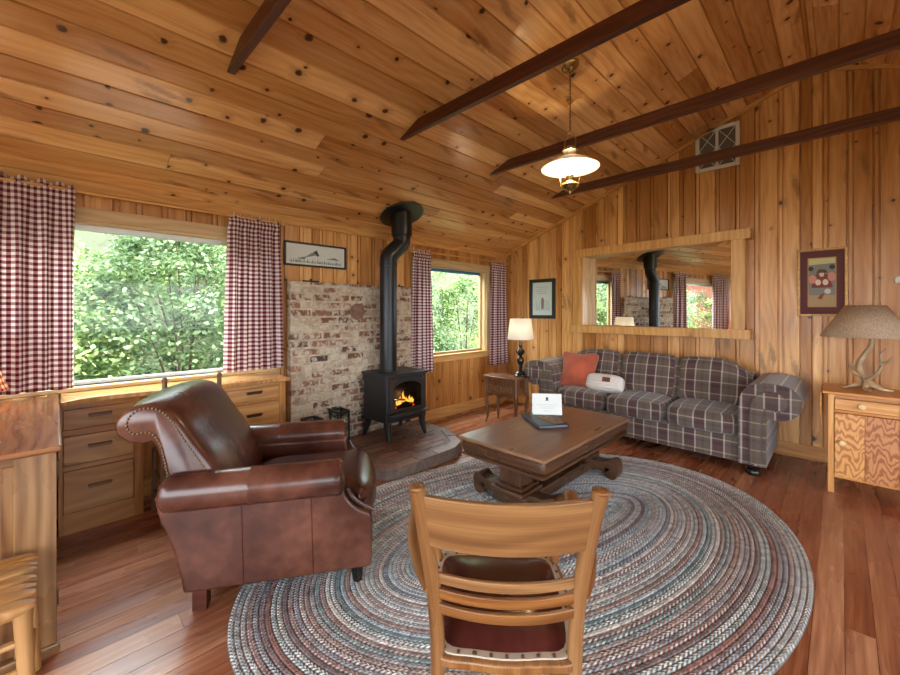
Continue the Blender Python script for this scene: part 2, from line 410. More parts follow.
def tube(pts, r, seg=10, cap=True, flatten=1., up=(0, 0, 1)):
    P = [Vector(p) for p in pts]; n = len(P)
    rs = r if isinstance(r, (list, tuple)) else [r]*n
    vs = []; fs = []; uv = []; arc = [0]
    for i in range(1, n): arc.append(arc[-1]+(P[i]-P[i-1]).length)
    T = [(P[min(i+1, n-1)]-P[max(i-1, 0)]).normalized() for i in range(n)]
    u = Vector(up)
    if abs(u.dot(T[0])) > .95: u = Vector((1, 0, 0))
    nrm = (u-T[0]*u.dot(T[0])).normalized()
    for i in range(n):
        nrm = (nrm-T[i]*nrm.dot(T[i])).normalized(); b = T[i].cross(nrm)
        for k in range(seg):
            a = 2*PI*k/seg; vs.append(P[i]+(nrm*math.cos(a)*flatten+b*math.sin(a))*rs[i])
    for i in range(n-1):
        for k in range(seg):
            k2 = (k+1) % seg; fs.append((i*seg+k, i*seg+k2, (i+1)*seg+k2, (i+1)*seg+k))
            a0, a1 = 2*PI*k/seg*rs[0], 2*PI*(k+1)/seg*rs[0]
            uv.append([(arc[i], a0), (arc[i], a1), (arc[i+1], a1), (arc[i+1], a0)])
    if cap:
        for i in (0, n-1):
            f = tuple(i*seg+k for k in range(seg)); fs.append(f); uv.append([(rs[i]*math.cos(2*PI*k/seg), rs[i]*math.sin(2*PI*k/seg)) for k in range(seg)])
    return vs, fs, uv

def spline(pts, n=8, closed=False):
    P = [Vector(p) for p in pts]; out = []; m = len(P)
    rng = range(m) if closed else range(m-1)
    for i in rng:
        g = (lambda j: P[j % m]) if closed else (lambda j: P[max(0, min(m-1, j))])
        a, b, c, d = g(i-1), g(i), g(i+1), g(i+2)
        for k in range(n):
            t = k/n
            out.append(.5*((2*b)+(c-a)*t+(2*a-5*b+4*c-d)*t*t+(3*b-a-3*c+d)*t**3))
    if not closed: out.append(P[-1])
    return out

def prism(outline, c0, c1, place, steps=1, swap=False):
    """outline (a,b) extruded from c0 to c1; place(a,b,c)->xyz. uv side=(c,arc)."""
    n = len(outline); vs = []; fs = []; uv = []; arc = [0]
    for i in range(1, n+1): arc.append(arc[-1]+math.dist(outline[i % n], outline[i-1]))
    for s_ in range(steps+1):
        c = c0+(c1-c0)*s_/steps
        for a, b in outline: vs.append(place(a, b, c))
    for s_ in range(steps):
        ca, cb = c0+(c1-c0)*s_/steps, c0+(c1-c0)*(s_+1)/steps
        for i in range(n):
            j = (i+1) % n; fs.append((s_*n+i, s_*n+j, (s_+1)*n+j, (s_+1)*n+i))
            q = [(ca, arc[i]), (ca, arc[i+1]), (cb, arc[i+1]), (cb, arc[i])]
            uv.append([(y, x) for x, y in q] if swap else q)
    fs.append(tuple(range(n))); uv.append([tuple(p) for p in outline])
    fs.append(tuple(range(steps*n, steps*n+n))); uv.append([tuple(p) for p in outline])
    return vs, fs, uv

def cushion(hx, hy, hz, n=14, e=5., crown=(0, 0, 0), grain='plaid', warp=None):
    """superellipsoid cushion; crown bulges each face pair."""
    vs = []; idx = {}; fs = []; uv = []
    def vid(p):
        k = tuple(round(c, 5) for c in p)
        if k not in idx:
            x, y, z = p
            m = (abs(x)**e+abs(y)**e+abs(z)**e)**(1/e)
            q = [x/m, y/m, z/m]
            w = [(1-q[1]**2)*(1-q[2]**2), (1-q[0]**2)*(1-q[2]**2), (1-q[0]**2)*(1-q[1]**2)]
            v = [q[0]*(hx+crown[0]*max(0, w[0])), q[1]*(hy+crown[1]*max(0, w[1])), q[2]*(hz+crown[2]*max(0, w[2]))]
            if warp: v = warp(*v)
            idx[k] = len(vs); vs.append(tuple(v))
        return idx[k]
    # cluster samples near edges
    G = [math.sin(PI/2*(2*i/n-1))*.5+.5*(2*i/n-1) for i in range(n+1)]
    for ax in range(3):
        for sg in (-1, 1):
            for i in range(n):
                for j in range(n):
                    f = []; st = []
                    for (a, b) in ((i, j), (i+1, j), (i+1, j+1), (i, j+1)):
                        p = [0, 0, 0]; p[ax] = sg; p[(ax+1) % 3] = G[a]; p[(ax+2) % 3] = G[b]
                        f.append(vid(p)); P = (p[0]*hx, p[1]*hy, p[2]*hz)
                        if grain == 'plaid': st.append((P[1], P[2]) if ax == 0 else ((P[0], P[1]) if ax == 2 else (P[0], P[2]+sg*hy)))
                        else: st.append((P[(ax+1) % 3], P[(ax+2) % 3]))
                    if sg < 0: f.reverse(); st.reverse()
                    fs.append(tuple(f)); uv.append(st)
    return vs, fs, uv

def T(x, y, z, rz=0., rx=0., ry=0.):
    return Matrix.Translation((x, y, z)) @ Matrix.Rotation(rz, 4, 'Z') @ Matrix.Rotation(ry, 4, 'Y') @ Matrix.Rotation(rx, 4, 'X')

def ball(r, seg=8, rings=5, X=None, sq=1.):
    prof = [(max(r*math.sin(PI*i/rings), 1e-5), -r*math.cos(PI*i/rings)*sq) for i in range(rings+1)]
    return lathe(prof, seg, X, cap=False)

def nails(path, spacing, r, face=None):
    """small domes along a polyline"""
    mb = MB(); P = [Vector(p) for p in path]; d = 0; acc = 0
    for a, b in zip(P, P[1:]):
        L = (b-a).length
        while acc <= L:
            p = a.lerp(b, acc/L if L else 0); mb.shape(ball(r, 6, 4, Matrix.Translation(p))); acc += spacing
        acc -= L
    return mb

# ------------------------------------------------------------------ room constants
ZW = 2.31; SL = .392; XR = 3.57; XE = 7.14; YB = -7.2
def zc(x): return ZW+SL*(x if x < XR else XE-x)

# floor
mb = MB(); x = 0.
while x < XE-.01:
    w = R.choice([.095, .105, .105, .12]); x1 = min(x+w, XE); y = YB
    while y < -.001:
        L = R.uniform(1.2, 3.6); y1 = min(0, y+L)
        t = R.random(); t = t*.6 if R.random() < .82 else 1.0
        g = .0012
        mb.box(x+g, x1-g, y+g, y1-g, -.02, 0, 'y', t); y = y1
    x = x1
mb.box(0, XE, YB, 0, -.12, -.004, 'y', 0.)
struct(obj('floor', mb, M['floor']))

# wall boards
def boards(mb, a0, a1, snaps, zfun, place, holes=()):
    cuts = [a0]; a = a0
    pts = sorted(set(list(snaps)+[a1]))
    for s_ in pts:
        while s_-cuts[-1] > .24:
            cuts.append(cuts[-1]+R.choice([.075, .13, .16, .185]))
        if s_-cuts[-1] > .03: cuts.append(s_)
        else: cuts[-1] = s_
    for b0, b1 in zip(cuts, cuts[1:]):
        t = R.random(); mid = (b0+b1)/2
        zs = []
        hol = sorted([(h[2], h[3]) for h in holes if h[0] < mid < h[1]])
        lo = 0.
        for h0, h1 in hol: zs.append((lo, h0)); lo = h1
        zs.append((lo, None))
        w = b1-b0
        prof = [(b0, -.016), (b0+.003, -.016), (b0+.008, 0.)]
        if w > .1: prof += [(b0+.030, 0), (b0+.033, -.013), (b0+.040, -.013), (b0+.043, 0)]
        prof += [(b1-.008, 0), (b1-.003, -.016), (b1, -.016)]
        for z0, z1 in zs:
            off = (R.random()*40, R.random()*40); vs = []; fs = []; uv = []
            n = len(prof)
            for a, d in prof: vs.append(place(a, d, z0))
            for a, d in prof: vs.append(place(a, d, zfun(a) if z1 is None else z1))
            for i in range(n-1):
                fs.append((i, i+1, n+i+1, n+i))
                zt = [(zfun(prof[k][0]) if z1 is None else z1) for k in (i, i+1)]
                uv.append([(z0, prof[i][0]), (z0, prof[i+1][0]), (zt[1], prof[i+1][0]), (zt[0], prof[i][0])])
            mb.add(vs, fs, uv, tone=t, off=off)

# window openings on the left wall (Y range, z range)
W1 = (-5.62, -3.68, .88, 2.04); W2 = (-1.86, -.52, .83, 2.0)
mb = MB()
boards(mb, YB, 0, [W1[0], W1[1], W2[0], W2[1]], lambda a: ZW, lambda a, d, z: (d, a, z), [W1, W2])
for (y0, y1, z0, z1) in [(YB, W1[0], 0, ZW), (W1[1], W2[0], 0, ZW), (W2[1], .12, 0, ZW), (W1[0], W1[1], 0, W1[2]), (W1[0], W1[1], W1[3], ZW), (W2[0], W2[1], 0, W2[2]), (W2[0], W2[1], W2[3], ZW)]:
    mb.box(-.12, -.017, y0, y1, z0, z1+(.03 if z1 == ZW else 0), 'y', .3)
struct(obj('wall_left', mb, M['wall'], recalc=False))
mb = MB()
MH = (1.27, 2.98, 1.2, 2.16)
boards(mb, 0, XE, [XR, MH[0], MH[1]], lambda a: zc(a)+.01, lambda a, d, z: (a, -d, z), [MH])
for o_ in ([(0, 0), (MH[0], 0), (MH[0], zc(MH[0])), (0, ZW)], [(MH[1], 0), (XE, 0), (XE, ZW), (XR, zc(XR)), (MH[1], zc(MH[1]))], [(MH[0], 0), (MH[1], 0), (MH[1], MH[2]), (MH[0], MH[2])], [(MH[0], MH[3]), (MH[1], MH[3]), (MH[1], zc(MH[1])), (MH[0], zc(MH[0]))]):
    mb.shape(prism(o_, .017, .12, lambda a, b, c: (a, c, b)), tone=.3)
struct(obj('wall_back', mb, M['wall'], recalc=False))
mb = MB()
W3 = (-6.4, -1.6, .5, 2.05)  # unseen opening, added to let fill light in from the right
boards(mb, YB, 0, [W3[0], W3[1]], lambda a: ZW, lambda a, d, z: (XE-d, a, z), [W3])
for (y0, y1, z0, z1) in [(YB, W3[0], 0, ZW), (W3[1], .12, 0, ZW), (W3[0], W3[1], 0, W3[2]), (W3[0], W3[1], W3[3], ZW)]: mb.box(XE+.017, XE+.12, y0, y1, z0, z1, 'y', .3)
struct(obj('wall_right', mb, M['wall'], recalc=False))

mb = MB(); W4 = (.7, 6.4, .35, 2.05)  # unseen wall, added with a low opening so the gable stays darker
boards(mb, 0, XE, [W4[0], XR, W4[1]], lambda a: zc(a)+.01, lambda a, d, z: (a, YB+d, z), [W4])
for o_ in ([(0, 0), (W4[0], 0), (W4[0], zc(W4[0])), (0, ZW)], [(W4[1], 0), (XE, 0), (XE, ZW), (W4[1], zc(W4[1]))], [(W4[0], 0), (W4[1], 0), (W4[1], W4[2]), (W4[0], W4[2])], [(W4[0], W4[3]), (W4[1], W4[3]), (W4[1], zc(W4[1])), (XR, zc(XR)), (W4[0], zc(W4[0]))]):
    mb.shape(prism(o_, YB-.12, YB-.017, lambda a, b, c: (a, c, b)), tone=.3)
struct(obj('wall_front', mb, M['wall'], recalc=False))
# ceiling, two slopes of boards running along the ridge
def slope(mb, flip):
    th = math.atan(SL); Ls = XR/math.cos(th)
    s_ = -.0
    while s_ < Ls-.005:
        w = R.choice([.15, .17, .18]); s1 = min(Ls, s_+w)
        y = YB
        while y < -.001:
            y1 = min(0, y+R.uniform(2.6, 6.5)); t = R.random(); off = (R.random()*40, R.random()*40)
            prof = [(s_, .014), (s_+.007, 0), (s1-.007, 0), (s1, .014), (s1, .02), (s_, .02)]
            def pl(a, n, yy):
                X = a*math.cos(th)-n*math.sin(th); Z = ZW+a*math.sin(th)+n*math.cos(th)
                return ((XE-X) if flip else X, yy, Z)
            e = .002
            mb.shape(prism(prof, y+e, y1-e, lambda a, b, c: pl(a, b, c)), tone=t, off=off)
            y = y1
        s_ = s1
    mb.add([((XE-x_) if flip else x_, y_, ZW+SL*x_+.012+dz) for x_ in (0, XR) for y_ in (YB, .12) for dz in (0, .12)], [(0, 1, 3, 2), (4, 6, 7, 5), (0, 2, 6, 4), (1, 5, 7, 3), (0, 4, 5, 1), (2, 3, 7, 6)], grain='y', tone=.2)
mb = MB(); slope(mb, False); struct(obj('ceiling', mb, M['ceil']))
mb = MB(); slope(mb, True); struct(obj('ceiling', mb, M['ceil']))

# trims
mb = MB(); mb.box(0, .022, YB, 0, 2.235, 2.315, 'y'); struct(obj('trim_1', mb, M['trim'], bevel=.003))
def rake(mb, flip):
    f = lambda x_: (XE-x_) if flip else x_
    o = [(f(.0), ZW-.035), (f(XR), zc(XR)-.035), (f(XR), zc(XR)+.01), (f(0), ZW+.01)]
    mb.shape(prism(o, -.03, 0, lambda a, b, c: (a, c, b)))
mb = MB(); rake(mb, False); struct(obj('trim_2', mb, M['trim']))
mb = MB(); rake(mb, True); struct(obj('trim_3', mb, M['trim']))
mb = MB(); mb.box(0, .02, YB, W1[1]-.5, 0, .13, 'y'); mb.box(0, .02, -2.03, 0, 0, .13, 'y')
struct(obj('baseboard_left', mb, M['trim'], bevel=.004))
mb = MB(); mb.box(.02, XE, -.02, 0, 0, .13, 'x'); mb.box(.02, XE, -.034, -.02, 0, .022, 'x')
struct(obj('baseboard_back', mb, M['beam'] if False else M['wall'], bevel=.004))

# windows
def window(n, W, sashmat, head):
    y0, y1, z0, z1 = W
    mb = MB()
    c = .09
    mb.box(0, .018, y0-c, y0, z0-.02, z1+c, 'z'); mb.box(0, .018, y1, y1+c, z0-.02, z1+c, 'z')
    mb.box(0, .02, y0-.001, y1+.001, z1, z1+c, 'y')
    for ya, yb in ((y0-.001, y0+.02), (y1-.02, y1+.001)): mb.box(-.11, .0, ya, yb, z0, z1, 'z')
    mb.box(-.11, 0, y0+.02, y1-.02, z1-.02, z1, 'y')
    w = struct(obj('window_%d' % n, mb, M['trim_pale'], bevel=.003))
    mb = MB(); mb.box(-.11, .05, y0-c, y1+c, z0-.028, z0, 'y'); mb.box(0, .018, y0-c, y1+c, z0-.095, z0-.028, 'y'); obj('window_sill', mb, M['trim_pale'] if n == 1 else M['trim'], w, bevel=.005)
    mb = MB(); a, b = y0+.02, y1-.02; s_ = .028
    mb.box(-.1, -.06, a, a+s_, z0, z1-.02, 'z'); mb.box(-.1, -.06, b-s_, b, z0, z1-.02, 'z')
    mb.box(-.1, -.06, a+s_, b-s_, z0, z0+s_, 'y'); 
    obj('window_frame', mb, sashmat, w, bevel=.003)
    mb = MB(); mb.box(-.1, -.06, a+s_, b-s_, z1-.02-s_-.012, z1-.02, 'y'); obj('window_head', mb, head, w, bevel=.003)
    mb = MB(); mb.box(-.082, -.078, a+s_, b-s_, z0+s_, z1-.06, 'y'); obj('window_pane', mb, M['glass'], w)
window(1, W1, M['alu'], M['alu']); window(2, W2, M['trim_pale'], M['bluetrim'])

# ------------------------------------------------------------------ ceiling ties
for y, lab in ((-4.33, 'short dark ceiling beam cut off by the top edge, above the left window'),
               (-3.07, 'dark ceiling beam nearest in front of the pendant lamp mount'),
               (-1.92, 'dark ceiling beam passing just behind the hanging pendant lamp shade'),
               (-.74, 'dark ceiling beam crossing in front of the white wall vent')):
    zb = 2.792; xa = (zb-ZW)/SL; h = .092; xt = (zb+h-ZW)/SL
    mb = MB(); mb.shape(prism([(xa, zb), (XE-xa, zb), (XE-xt, zb+h), (xt, zb+h)], -.022, .022, lambda a, b, c: (a, y+c, b), swap=True))
    tag(obj('ceiling_beam', mb, M['beam'], bevel=.003), lab, 'beam', 'dark ceiling beams')

# ------------------------------------------------------------------ curtains and rods
def curtain(y0, y1, ztop, zbot, n, label, full=1.75, seed=1, flare=.0, xo=.085):
    r = random.Random(seed); NU = int(n*14); NZ = 46
    ph = r.random()*6; fr = [(n, 1.), (n*1.7, .35), (n*.5, .4)]; phs = [r.random()*6 for _ in fr]
    L = (y1-y0)*full; vs = []; fs = []; uv = []
    hem = ztop-zbot
    for j in range(NZ+1):
        q = j/NZ; z = ztop-hem*q
        amp = .012+.026*min(1, q*2.2)
        if q < .06: amp = .014
        for i in range(NU+1):
            u = i/NU
            d = sum(a*math.sin(2*PI*f*u+p+.35*math.sin(q*2.2+f)) for (f, a), p in zip(fr, phs))
            x_ = xo+d*amp*.75
            if .025 < q < .075: x_ = xo+.017+.3*(x_-xo)
            yy = y0+(y1-y0)*u+flare*q*(u-.5)+.010*math.sin(2*PI*n*u+phs[0]+1.2)*min(1, q*3)
            zz = z+(.012*math.sin(2*PI*n*u*1.3+phs[1]) if j == 0 else 0)
            if j == NZ: zz += .006*math.sin(2*PI*n*u+phs[0])
            vs.append((x_, yy, zz))
    for j in range(NZ):
        for i in range(NU):
            a = j*(NU+1)+i; fs.append((a, a+1, a+NU+2, a+NU+1))
            uv.append([(L*i/NU, hem*j/NZ), (L*(i+1)/NU, hem*j/NZ), (L*(i+1)/NU, hem*(j+1)/NZ), (L*i/NU, hem*(j+1)/NZ)])
    mb = MB(); mb.add(vs, fs, uv, off=(0, 0))
    return tag(obj('gingham_curtain', mb, M['gingham'], smooth=True, solid=.0025, recalc=False, angle=180), label, 'curtain', 'burgundy gingham curtains')
curtain(-5.62, -4.955, 2.255, .885, 6, 'burgundy and white gingham curtain panel at far left above the desk', 1.3, 3)
curtain(-4.015, -3.60, 2.235, .885, 4.5, 'gingham curtain panel between the large window and the small framed sketch', 1.25, 5, .05)
curtain(-1.985, -1.71, 2.17, .63, 3.5, 'gingham curtain panel behind the black stove pipe, right of the bricks', 1.35, 8, .06)
curtain(-.47, -.14, 2.16, .60, 3.5, 'gingham curtain panel in the room corner behind the small end table', 1.3, 11, .12)
def rod(y0, y1, z, lab):
    t = thing('curtain_rod', lab, 'curtain rod', (.085, (y0+y1)/2, z))
    m_ = (y0+y1)/2
    mb = MB(); mb.shape(tube([(0, y0-m_, 0), (0, y1-m_, 0)], .012, 12)); obj('pole', mb, M['trim'], t, smooth=True)
    for e in (y0, y1):
        mb = MB(); mb.shape(ball(.021, 14, 8, Matrix.Translation((0, e-m_, 0)))); obj('finial', mb, M['trim'], t, smooth=True)
    for e in (y0+.07, y1-.07):
        mb = MB(); mb.box(-.085, .014, e-m_-.012, e-m_+.012, -.02, .0, 'x'); obj('bracket', mb, M['trim'], t)
rod(-5.7, -3.56, 2.22, 'long pine curtain rod above the large left window')
rod(-2.03, -.08, 2.147, 'short pine curtain rod above the small window near the corner')

# ------------------------------------------------------------------ brick chimney breast
BX, BY0, BY1, BZ = .12, -3.5, -2.04, 1.69
t = thing('brick_chimney_breast', 'whitewashed old brick panel on the wall behind the black stove', 'brick wall', (0.02, (BY0+BY1)/2, 0))
ox, oy = .02, (BY0+BY1)/2
mb = MB(); mb.box(.0, BX-.008-ox, BY0+.004-oy, BY1-.004-oy, 0, BZ-.004, 'y'); obj('mortar_bed', mb, M['mortar'], t)
mb = MB(); ch = .0755; nrow = int(BZ/ch)
for r_ in range(nrow+1):
    z0 = r_*ch; z1 = min(z0+ch-.017, BZ)
    if z1-z0 < .02: continue
    y = BY0-(.105 if r_ % 2 else 0)
    while y < BY1:
        L = .194+R.uniform(-.02, .016); a = max(y, BY0); b = min(y+L, BY1)
        if b-a > .03:
            dx = R.uniform(-.004, .004); tn = R.random()
            if -3.0 < (a+b)/2 < -2.66 and R.random() < .6: tn *= .35
            vs = [(xx, yy, zz) for zz in (z0+R.uniform(0, .003), z1-R.uniform(0, .003)) for yy in (a+R.uniform(0, .003), b-R.uniform(0, .003)) for xx in (.02, BX+dx)]
            vs = [(v[0]-ox, v[1]-oy, v[2]) for v in vs]
            mb.add(vs, [(0, 2, 3, 1), (4, 5, 7, 6), (0, 1, 5, 4), (2, 6, 7, 3), (0, 4, 6, 2), (1, 3, 7, 5)], grain='y', tone=tn)
        y += L+.018
obj('bricks', mb, M['brick'], t, bevel=.008, recalc=True)
mb = MB(); mb.shape(lathe([(.001, .018), (.05, .018), (.072, .012), (.085, .012), (.088, 0)], 28, T(BX-ox, -2.79-oy, 1.40, 0, 0, PI/2)))
obj('flue_cover', mb, plain('rusty_flue_cover', (128, 98, 80), .6, .2, var=.3), t, smooth=True)
for yy, ln in ((-3.30, .16), (-2.22, .12)):
    mb = MB(); mb.box(BX-ox-.02, BX-ox+.0, yy-oy-ln/2, yy-oy+ln/2, BZ, BZ+.012, 'y'); mb.box(BX-ox-.012, BX-ox-.004, yy-oy-.01, yy-oy+.01, BZ+.012, BZ+.03, 'y')
    obj('metal_bracket', mb, M['black'], t)

# hearth pad
HP = [(.12, -3.46), (.70, -3.40), (1.10, -3.13), (1.15, -3.02), (1.15, -2.36), (1.06, -2.17), (.69, -1.97), (.12, -1.95)]
HZ = .10
t = thing('brick_hearth', 'low brick hearth pad under the black stove', 'hearth', (.6, -2.7, 0))
mb = MB(); mb.shape(prism([(a-.6, b+2.7) for a, b in HP], 0, HZ-.006, lambda a, b, c: (a, b, c))); obj('grout_bed', mb, M['grout'], t)
def inside(px, py, poly):
    c = False; n = len(poly)
    for i in range(n):
        (x1, y1), (x2, y2) = poly[i], poly[i-1]
        if (y1 > py) != (y2 > py) and px < (x2-x1)*(py-y1)/(y2-y1)+x1: c = not c
    return c
ctr = (.6, -2.7)
inner = [((a-.6)*.86+.6 if a > .2 else a, (b+2.7)*.86-2.7) for a, b in HP]
mb = MB(); bw, bl = .095, .2; row = 0; xx = .125
while xx < 1.15:
    yy = -3.5-(bl/2 if row % 2 else 0)
    while yy < -1.9:
        q = [(xx+.004, yy+.004), (xx+bw-.004, yy+.004), (xx+bw-.004, yy+bl-.004), (xx+.004, yy+bl-.004)]
        if all(inside(a, b, inner) for a, b in q):
            h = HZ+R.uniform(-.003, .002)
            mb.box(q[0][0]-.6, q[2][0]-.6, q[0][1]+2.7, q[2][1]+2.7, .02, h, 'y')
        yy += bl
    xx += bw; row += 1
obj('pavers', mb, M['hearth'], t, bevel=.004)
mb = MB()
for i in range(1, len(HP)-2):
    (xa, ya), (xb, yb) = HP[i], HP[i+1]; L = math.hypot(xb-xa, yb-ya); n = max(1, round(L/.2)); ang = math.atan2(yb-ya, xb-xa)
    for k in range(n):
        s0, s1 = L*k/n+.004, L*(k+1)/n-.004
        mb.box(s0, s1, .002, .105, .004, HZ+R.uniform(-.002, .003), 'x', X=Matrix.Translation((xa-.6, ya+2.7, 0)) @ Matrix.Rotation(ang, 4, 'Z'))
obj('edge_bricks', mb, M['hearth'], t, bevel=.005)

# ------------------------------------------------------------------ wood stove (front faces +X)
SX, SY = .40, -2.50
t = thing('wood_stove', 'black cast iron wood stove with a fire burning behind its glass', 'stove', (SX, SY, HZ+.0045))
w, d = .26, .20
mb = MB()
# firebox shell with open front cavity
mb.box(-d, d-.10, -w, w, .185, .645); mb.box(d-.10, d, -w, -w+.05, .185, .645); mb.box(d-.10, d, w-.05, w, .185, .645)
mb.box(d-.10, d, -w+.05, w-.05, .185, .26); mb.box(d-.10, d, -w+.05, w-.05, .60, .645)
obj('firebox', mb, M['iron'], t, bevel=.006)
mb = MB(); mb.box(-d-.02, d+.025, -w-.02, w+.02, .645, .672); obj('top_plate', mb, M['iron'], t, bevel=.008, seg=3)
# door frame with arched opening
def arch_pts(hw, z0, z1, rise, n=14):
    return [(-hw, z0), (hw, z0), (hw, z1)]+[(hw*math.cos(PI*k/n), z1+rise*math.sin(PI*k/n)) for k in range(1, n)]+[(-hw, z1)]
op = arch_pts(.182, .315, .515, .07); on = arch_pts(.218, .285, .535, .085)
vs = [(d+.002, a, b) for a, b in on]+[(d+.022, a, b) for a, b in on]+[(d+.022, a, b) for a, b in op]+[(d+.002, a, b) for a, b in op]
n = len(on); fs = []
for k in range(n):
    j = (k+1) % n
    for l in range(4): fs.append((l*n+k, l*n+j, ((l+1) % 4)*n+j, ((l+1) % 4)*n+k))
mb = MB(); mb.add(vs, fs, grain='y'); dr = obj('door', mb, M['iron'], t, bevel=.004)
mb = MB(); mb.shape(prism(op, d+.006, d+.010, lambda a, b, c: (c, a, b))); obj('door_glass', mb, M['stoveglass'], dr)
mb = MB(); mb.shape(tube(spline([(d+.02, -.19, .43), (d+.06, -.2, .432), (d+.065, -.17, .43), (d+.066, -.08, .415)], 6), .010, 10)); obj('handle', mb, M['chrome'], dr, smooth=True)
mb = MB()
arcp = [(d+.012, .205*math.cos(PI*k/16), .535+.09*math.sin(PI*k/16)) for k in range(17)]
mb.shape(tube(arcp, .009, 8)); obj('arch_molding', mb, M['iron'], t, smooth=True)
mb = MB(); lip = spline([(d, -.24), (d+.05, -.25), (d+.085, -.2), (d+.095, 0), (d+.085, .2), (d+.05, .25), (d, .24)], 5)
mb.shape(prism([(p[0], p[1]) for p in [q.to_2d() if hasattr(q, 'to_2d') else q for q in lip]], .262, .282, lambda a, b, c: (a, b, c))); obj('ash_lip', mb, M['iron'], t, bevel=.004)
mb = MB(); mb.box(d-.02, d+.035, -.10, .10, .195, .215); mb.box(d+.01, d+.02, -.03, .03, .165, .195); obj('ash_drawer', mb, M['iron'], t, bevel=.004)
for sx in (-1, 1):
    for sy in (-1, 1):
        px, py = sx*(d-.03), sy*(w-.035)
        mb = MB(); mb.shape(tube([(px+sx*.045, py+sy*.012, 0), (px+sx*.035, py+sy*.008, .03), (px+sx*.005, py, .12), (px, py, .2)], [.019, .022, .034, .042], 8)); obj('leg', mb, M['iron'], t, smooth=True, angle=50)
rl = random.Random(4)
for k in range(3):
    mb = MB(); mb.shape(tube([(d-.06+.015*(k % 2), -.13+.03*k, .315+.02*(k == 2)), (d-.05+.01*k, .0, .33+.025*(k == 1)), (d-.06, .12-.02*k, .318+.028*k)], [.022, .026, .02], 8)); obj('log', mb, M['ashlog'], t, smooth=True)
mb = MB()
for k in range(9):
    yy = -.10+.024*k+rl.uniform(-.008, .008); h = rl.uniform(.06, .15)*(1-abs(k-3)/9)
    mb.shape(tube([(d-.04, yy, .345), (d-.035, yy+.006, .345+h*.4), (d-.04, yy-.004, .345+h*.75), (d-.04, yy+.004, .345+h)], [.009, .014, .007, .001], 6))
fl = obj('flames', mb, M['flame'], t, smooth=True); fl['kind'] = 'stuff'
mb = MB()
for k in range(26): mb.shape(ball(rl.uniform(.006, .014), 5, 3, Matrix.Translation((d-.05+rl.uniform(-.02, .025), rl.uniform(-.13, .14), .315+rl.uniform(0, .03)))))
em = obj('embers', mb, M['ember'], t); em['kind'] = 'stuff'

# stove pipe
t = thing('stove_pipe', 'tall black stove pipe with an offset elbow rising to the ceiling', 'stove pipe', (.36, -2.56, HZ+.673))
zb = HZ+.673; pz = lambda z: z-zb
mb = MB(); mb.shape(lathe([(.098, pz(zb)), (.098, pz(zb)+.012), (.091, pz(zb)+.02), (.091, pz(1.02)), (.093, pz(1.02)), (.093, pz(1.05)), (.091, pz(1.05)), (.091, pz(1.92))], 32)); obj('lower_pipe', mb, M['pipe'], t, smooth=True)
mb = MB(); mb.shape(lathe([(.094, pz(1.88)), (.094, pz(1.925)), (.091, pz(1.926))], 32)); obj('collar', mb, M['pipe'], t, smooth=True)
dy = .155; dxp = .03
mb = MB(); mb.shape(tube([(0, 0, pz(1.92)), (0, 0, pz(1.985)), (dxp*.02, dy*.02, pz(1.99)), (dxp*.98, dy*.98, pz(2.13)), (dxp, dy, pz(2.135)), (dxp, dy, pz(2.20))], [.091, .091, .092, .092, .091, .091], 32)); obj('elbow', mb, M['pipe'], t, smooth=True, angle=25)
mb = MB(); mb.shape(lathe([(.094, pz(2.17)), (.094, pz(2.21)), (.112, pz(2.215)), (.112, pz(2.56))], 32, Matrix.Translation((dxp, dy, 0)))); obj('upper_pipe', mb, M['pipe'], t, smooth=True)
mb = MB(); zf = zc(.36+dxp); th = math.atan(SL)
mb.shape(lathe([(.113, -.03), (.235, -.02), (.24, -.012), (.235, -.002), (.113, -.001)], 40, Matrix.Translation((dxp, dy, pz(zf)-.004)) @ Matrix.Rotation(-th, 4, 'Y'))); obj('ceiling_flange', mb, M['pipe'], t, smooth=True)

# lanterns on the hearth
def lantern(x0, y0, w_, d_, h, lab):
    t = thing('lantern', lab, 'lantern', (x0, y0, HZ)); b = .009
    mb = MB()
    for sx in (-1, 1):
        for sy in (-1, 1): mb.box(sx*w_/2-b, sx*w_/2+b, sy*d_/2-b, sy*d_/2+b, 0, h)
    for z in (h-.02, .03):
        for sy in (-1, 1): mb.box(-w_/2, w_/2, sy*d_/2-b, sy*d_/2+b, z, z+.02)
        for sx in (-1, 1): mb.box(sx*w_/2-b, sx*w_/2+b, -d_/2, d_/2, z, z+.02)
    obj('frame', mb, M['black'], t, bevel=.002)
    mb = MB(); mb.box(-w_/2, w_/2, -d_/2, d_/2, .03, .042); obj('base_plate', mb, M['black'], t)
    for sy in (-1, 1):
        mb = MB(); y_ = sy*d_/2
        mb.shape(tube(spline([(-w_/2, y_, h-.01), (-w_/4, y_, h-.045), (0, y_, h-.055), (w_/4, y_, h-.045), (w_/2, y_, h-.01)], 4), .004, 6))
        mb.shape(tube([(-w_/2, y_, h-.09), (0, y_, h-.055)], .003, 6)); mb.shape(tube([(w_/2, y_, h-.09), (0, y_, h-.055)], .003, 6))
        obj('scrollwork', mb, M['black'], t, smooth=True)
    for sy in (-1, 1): obj('glass_panel', MB().box(-w_/2+.01, w_/2-.01, sy*d_/2-.001, sy*d_/2+.001, .05, h-.02), M['lantglass'], t)
    mb = MB(); mb.shape(lathe([(.028, .042), (.028, .13), (.02, .136), (.002, .134), (.002, .15)], 20)); obj('candle', mb, plain('cream_candle', (226, 220, 200), .5), t, smooth=True)
lantern(.24, -3.35, .15, .13, .30, 'smaller black metal lantern frame by the bricks, left one, behind the leather armchair')
lantern(.25, -3.07, .15, .12, .335, 'taller black metal lantern frame standing beside the wood stove')

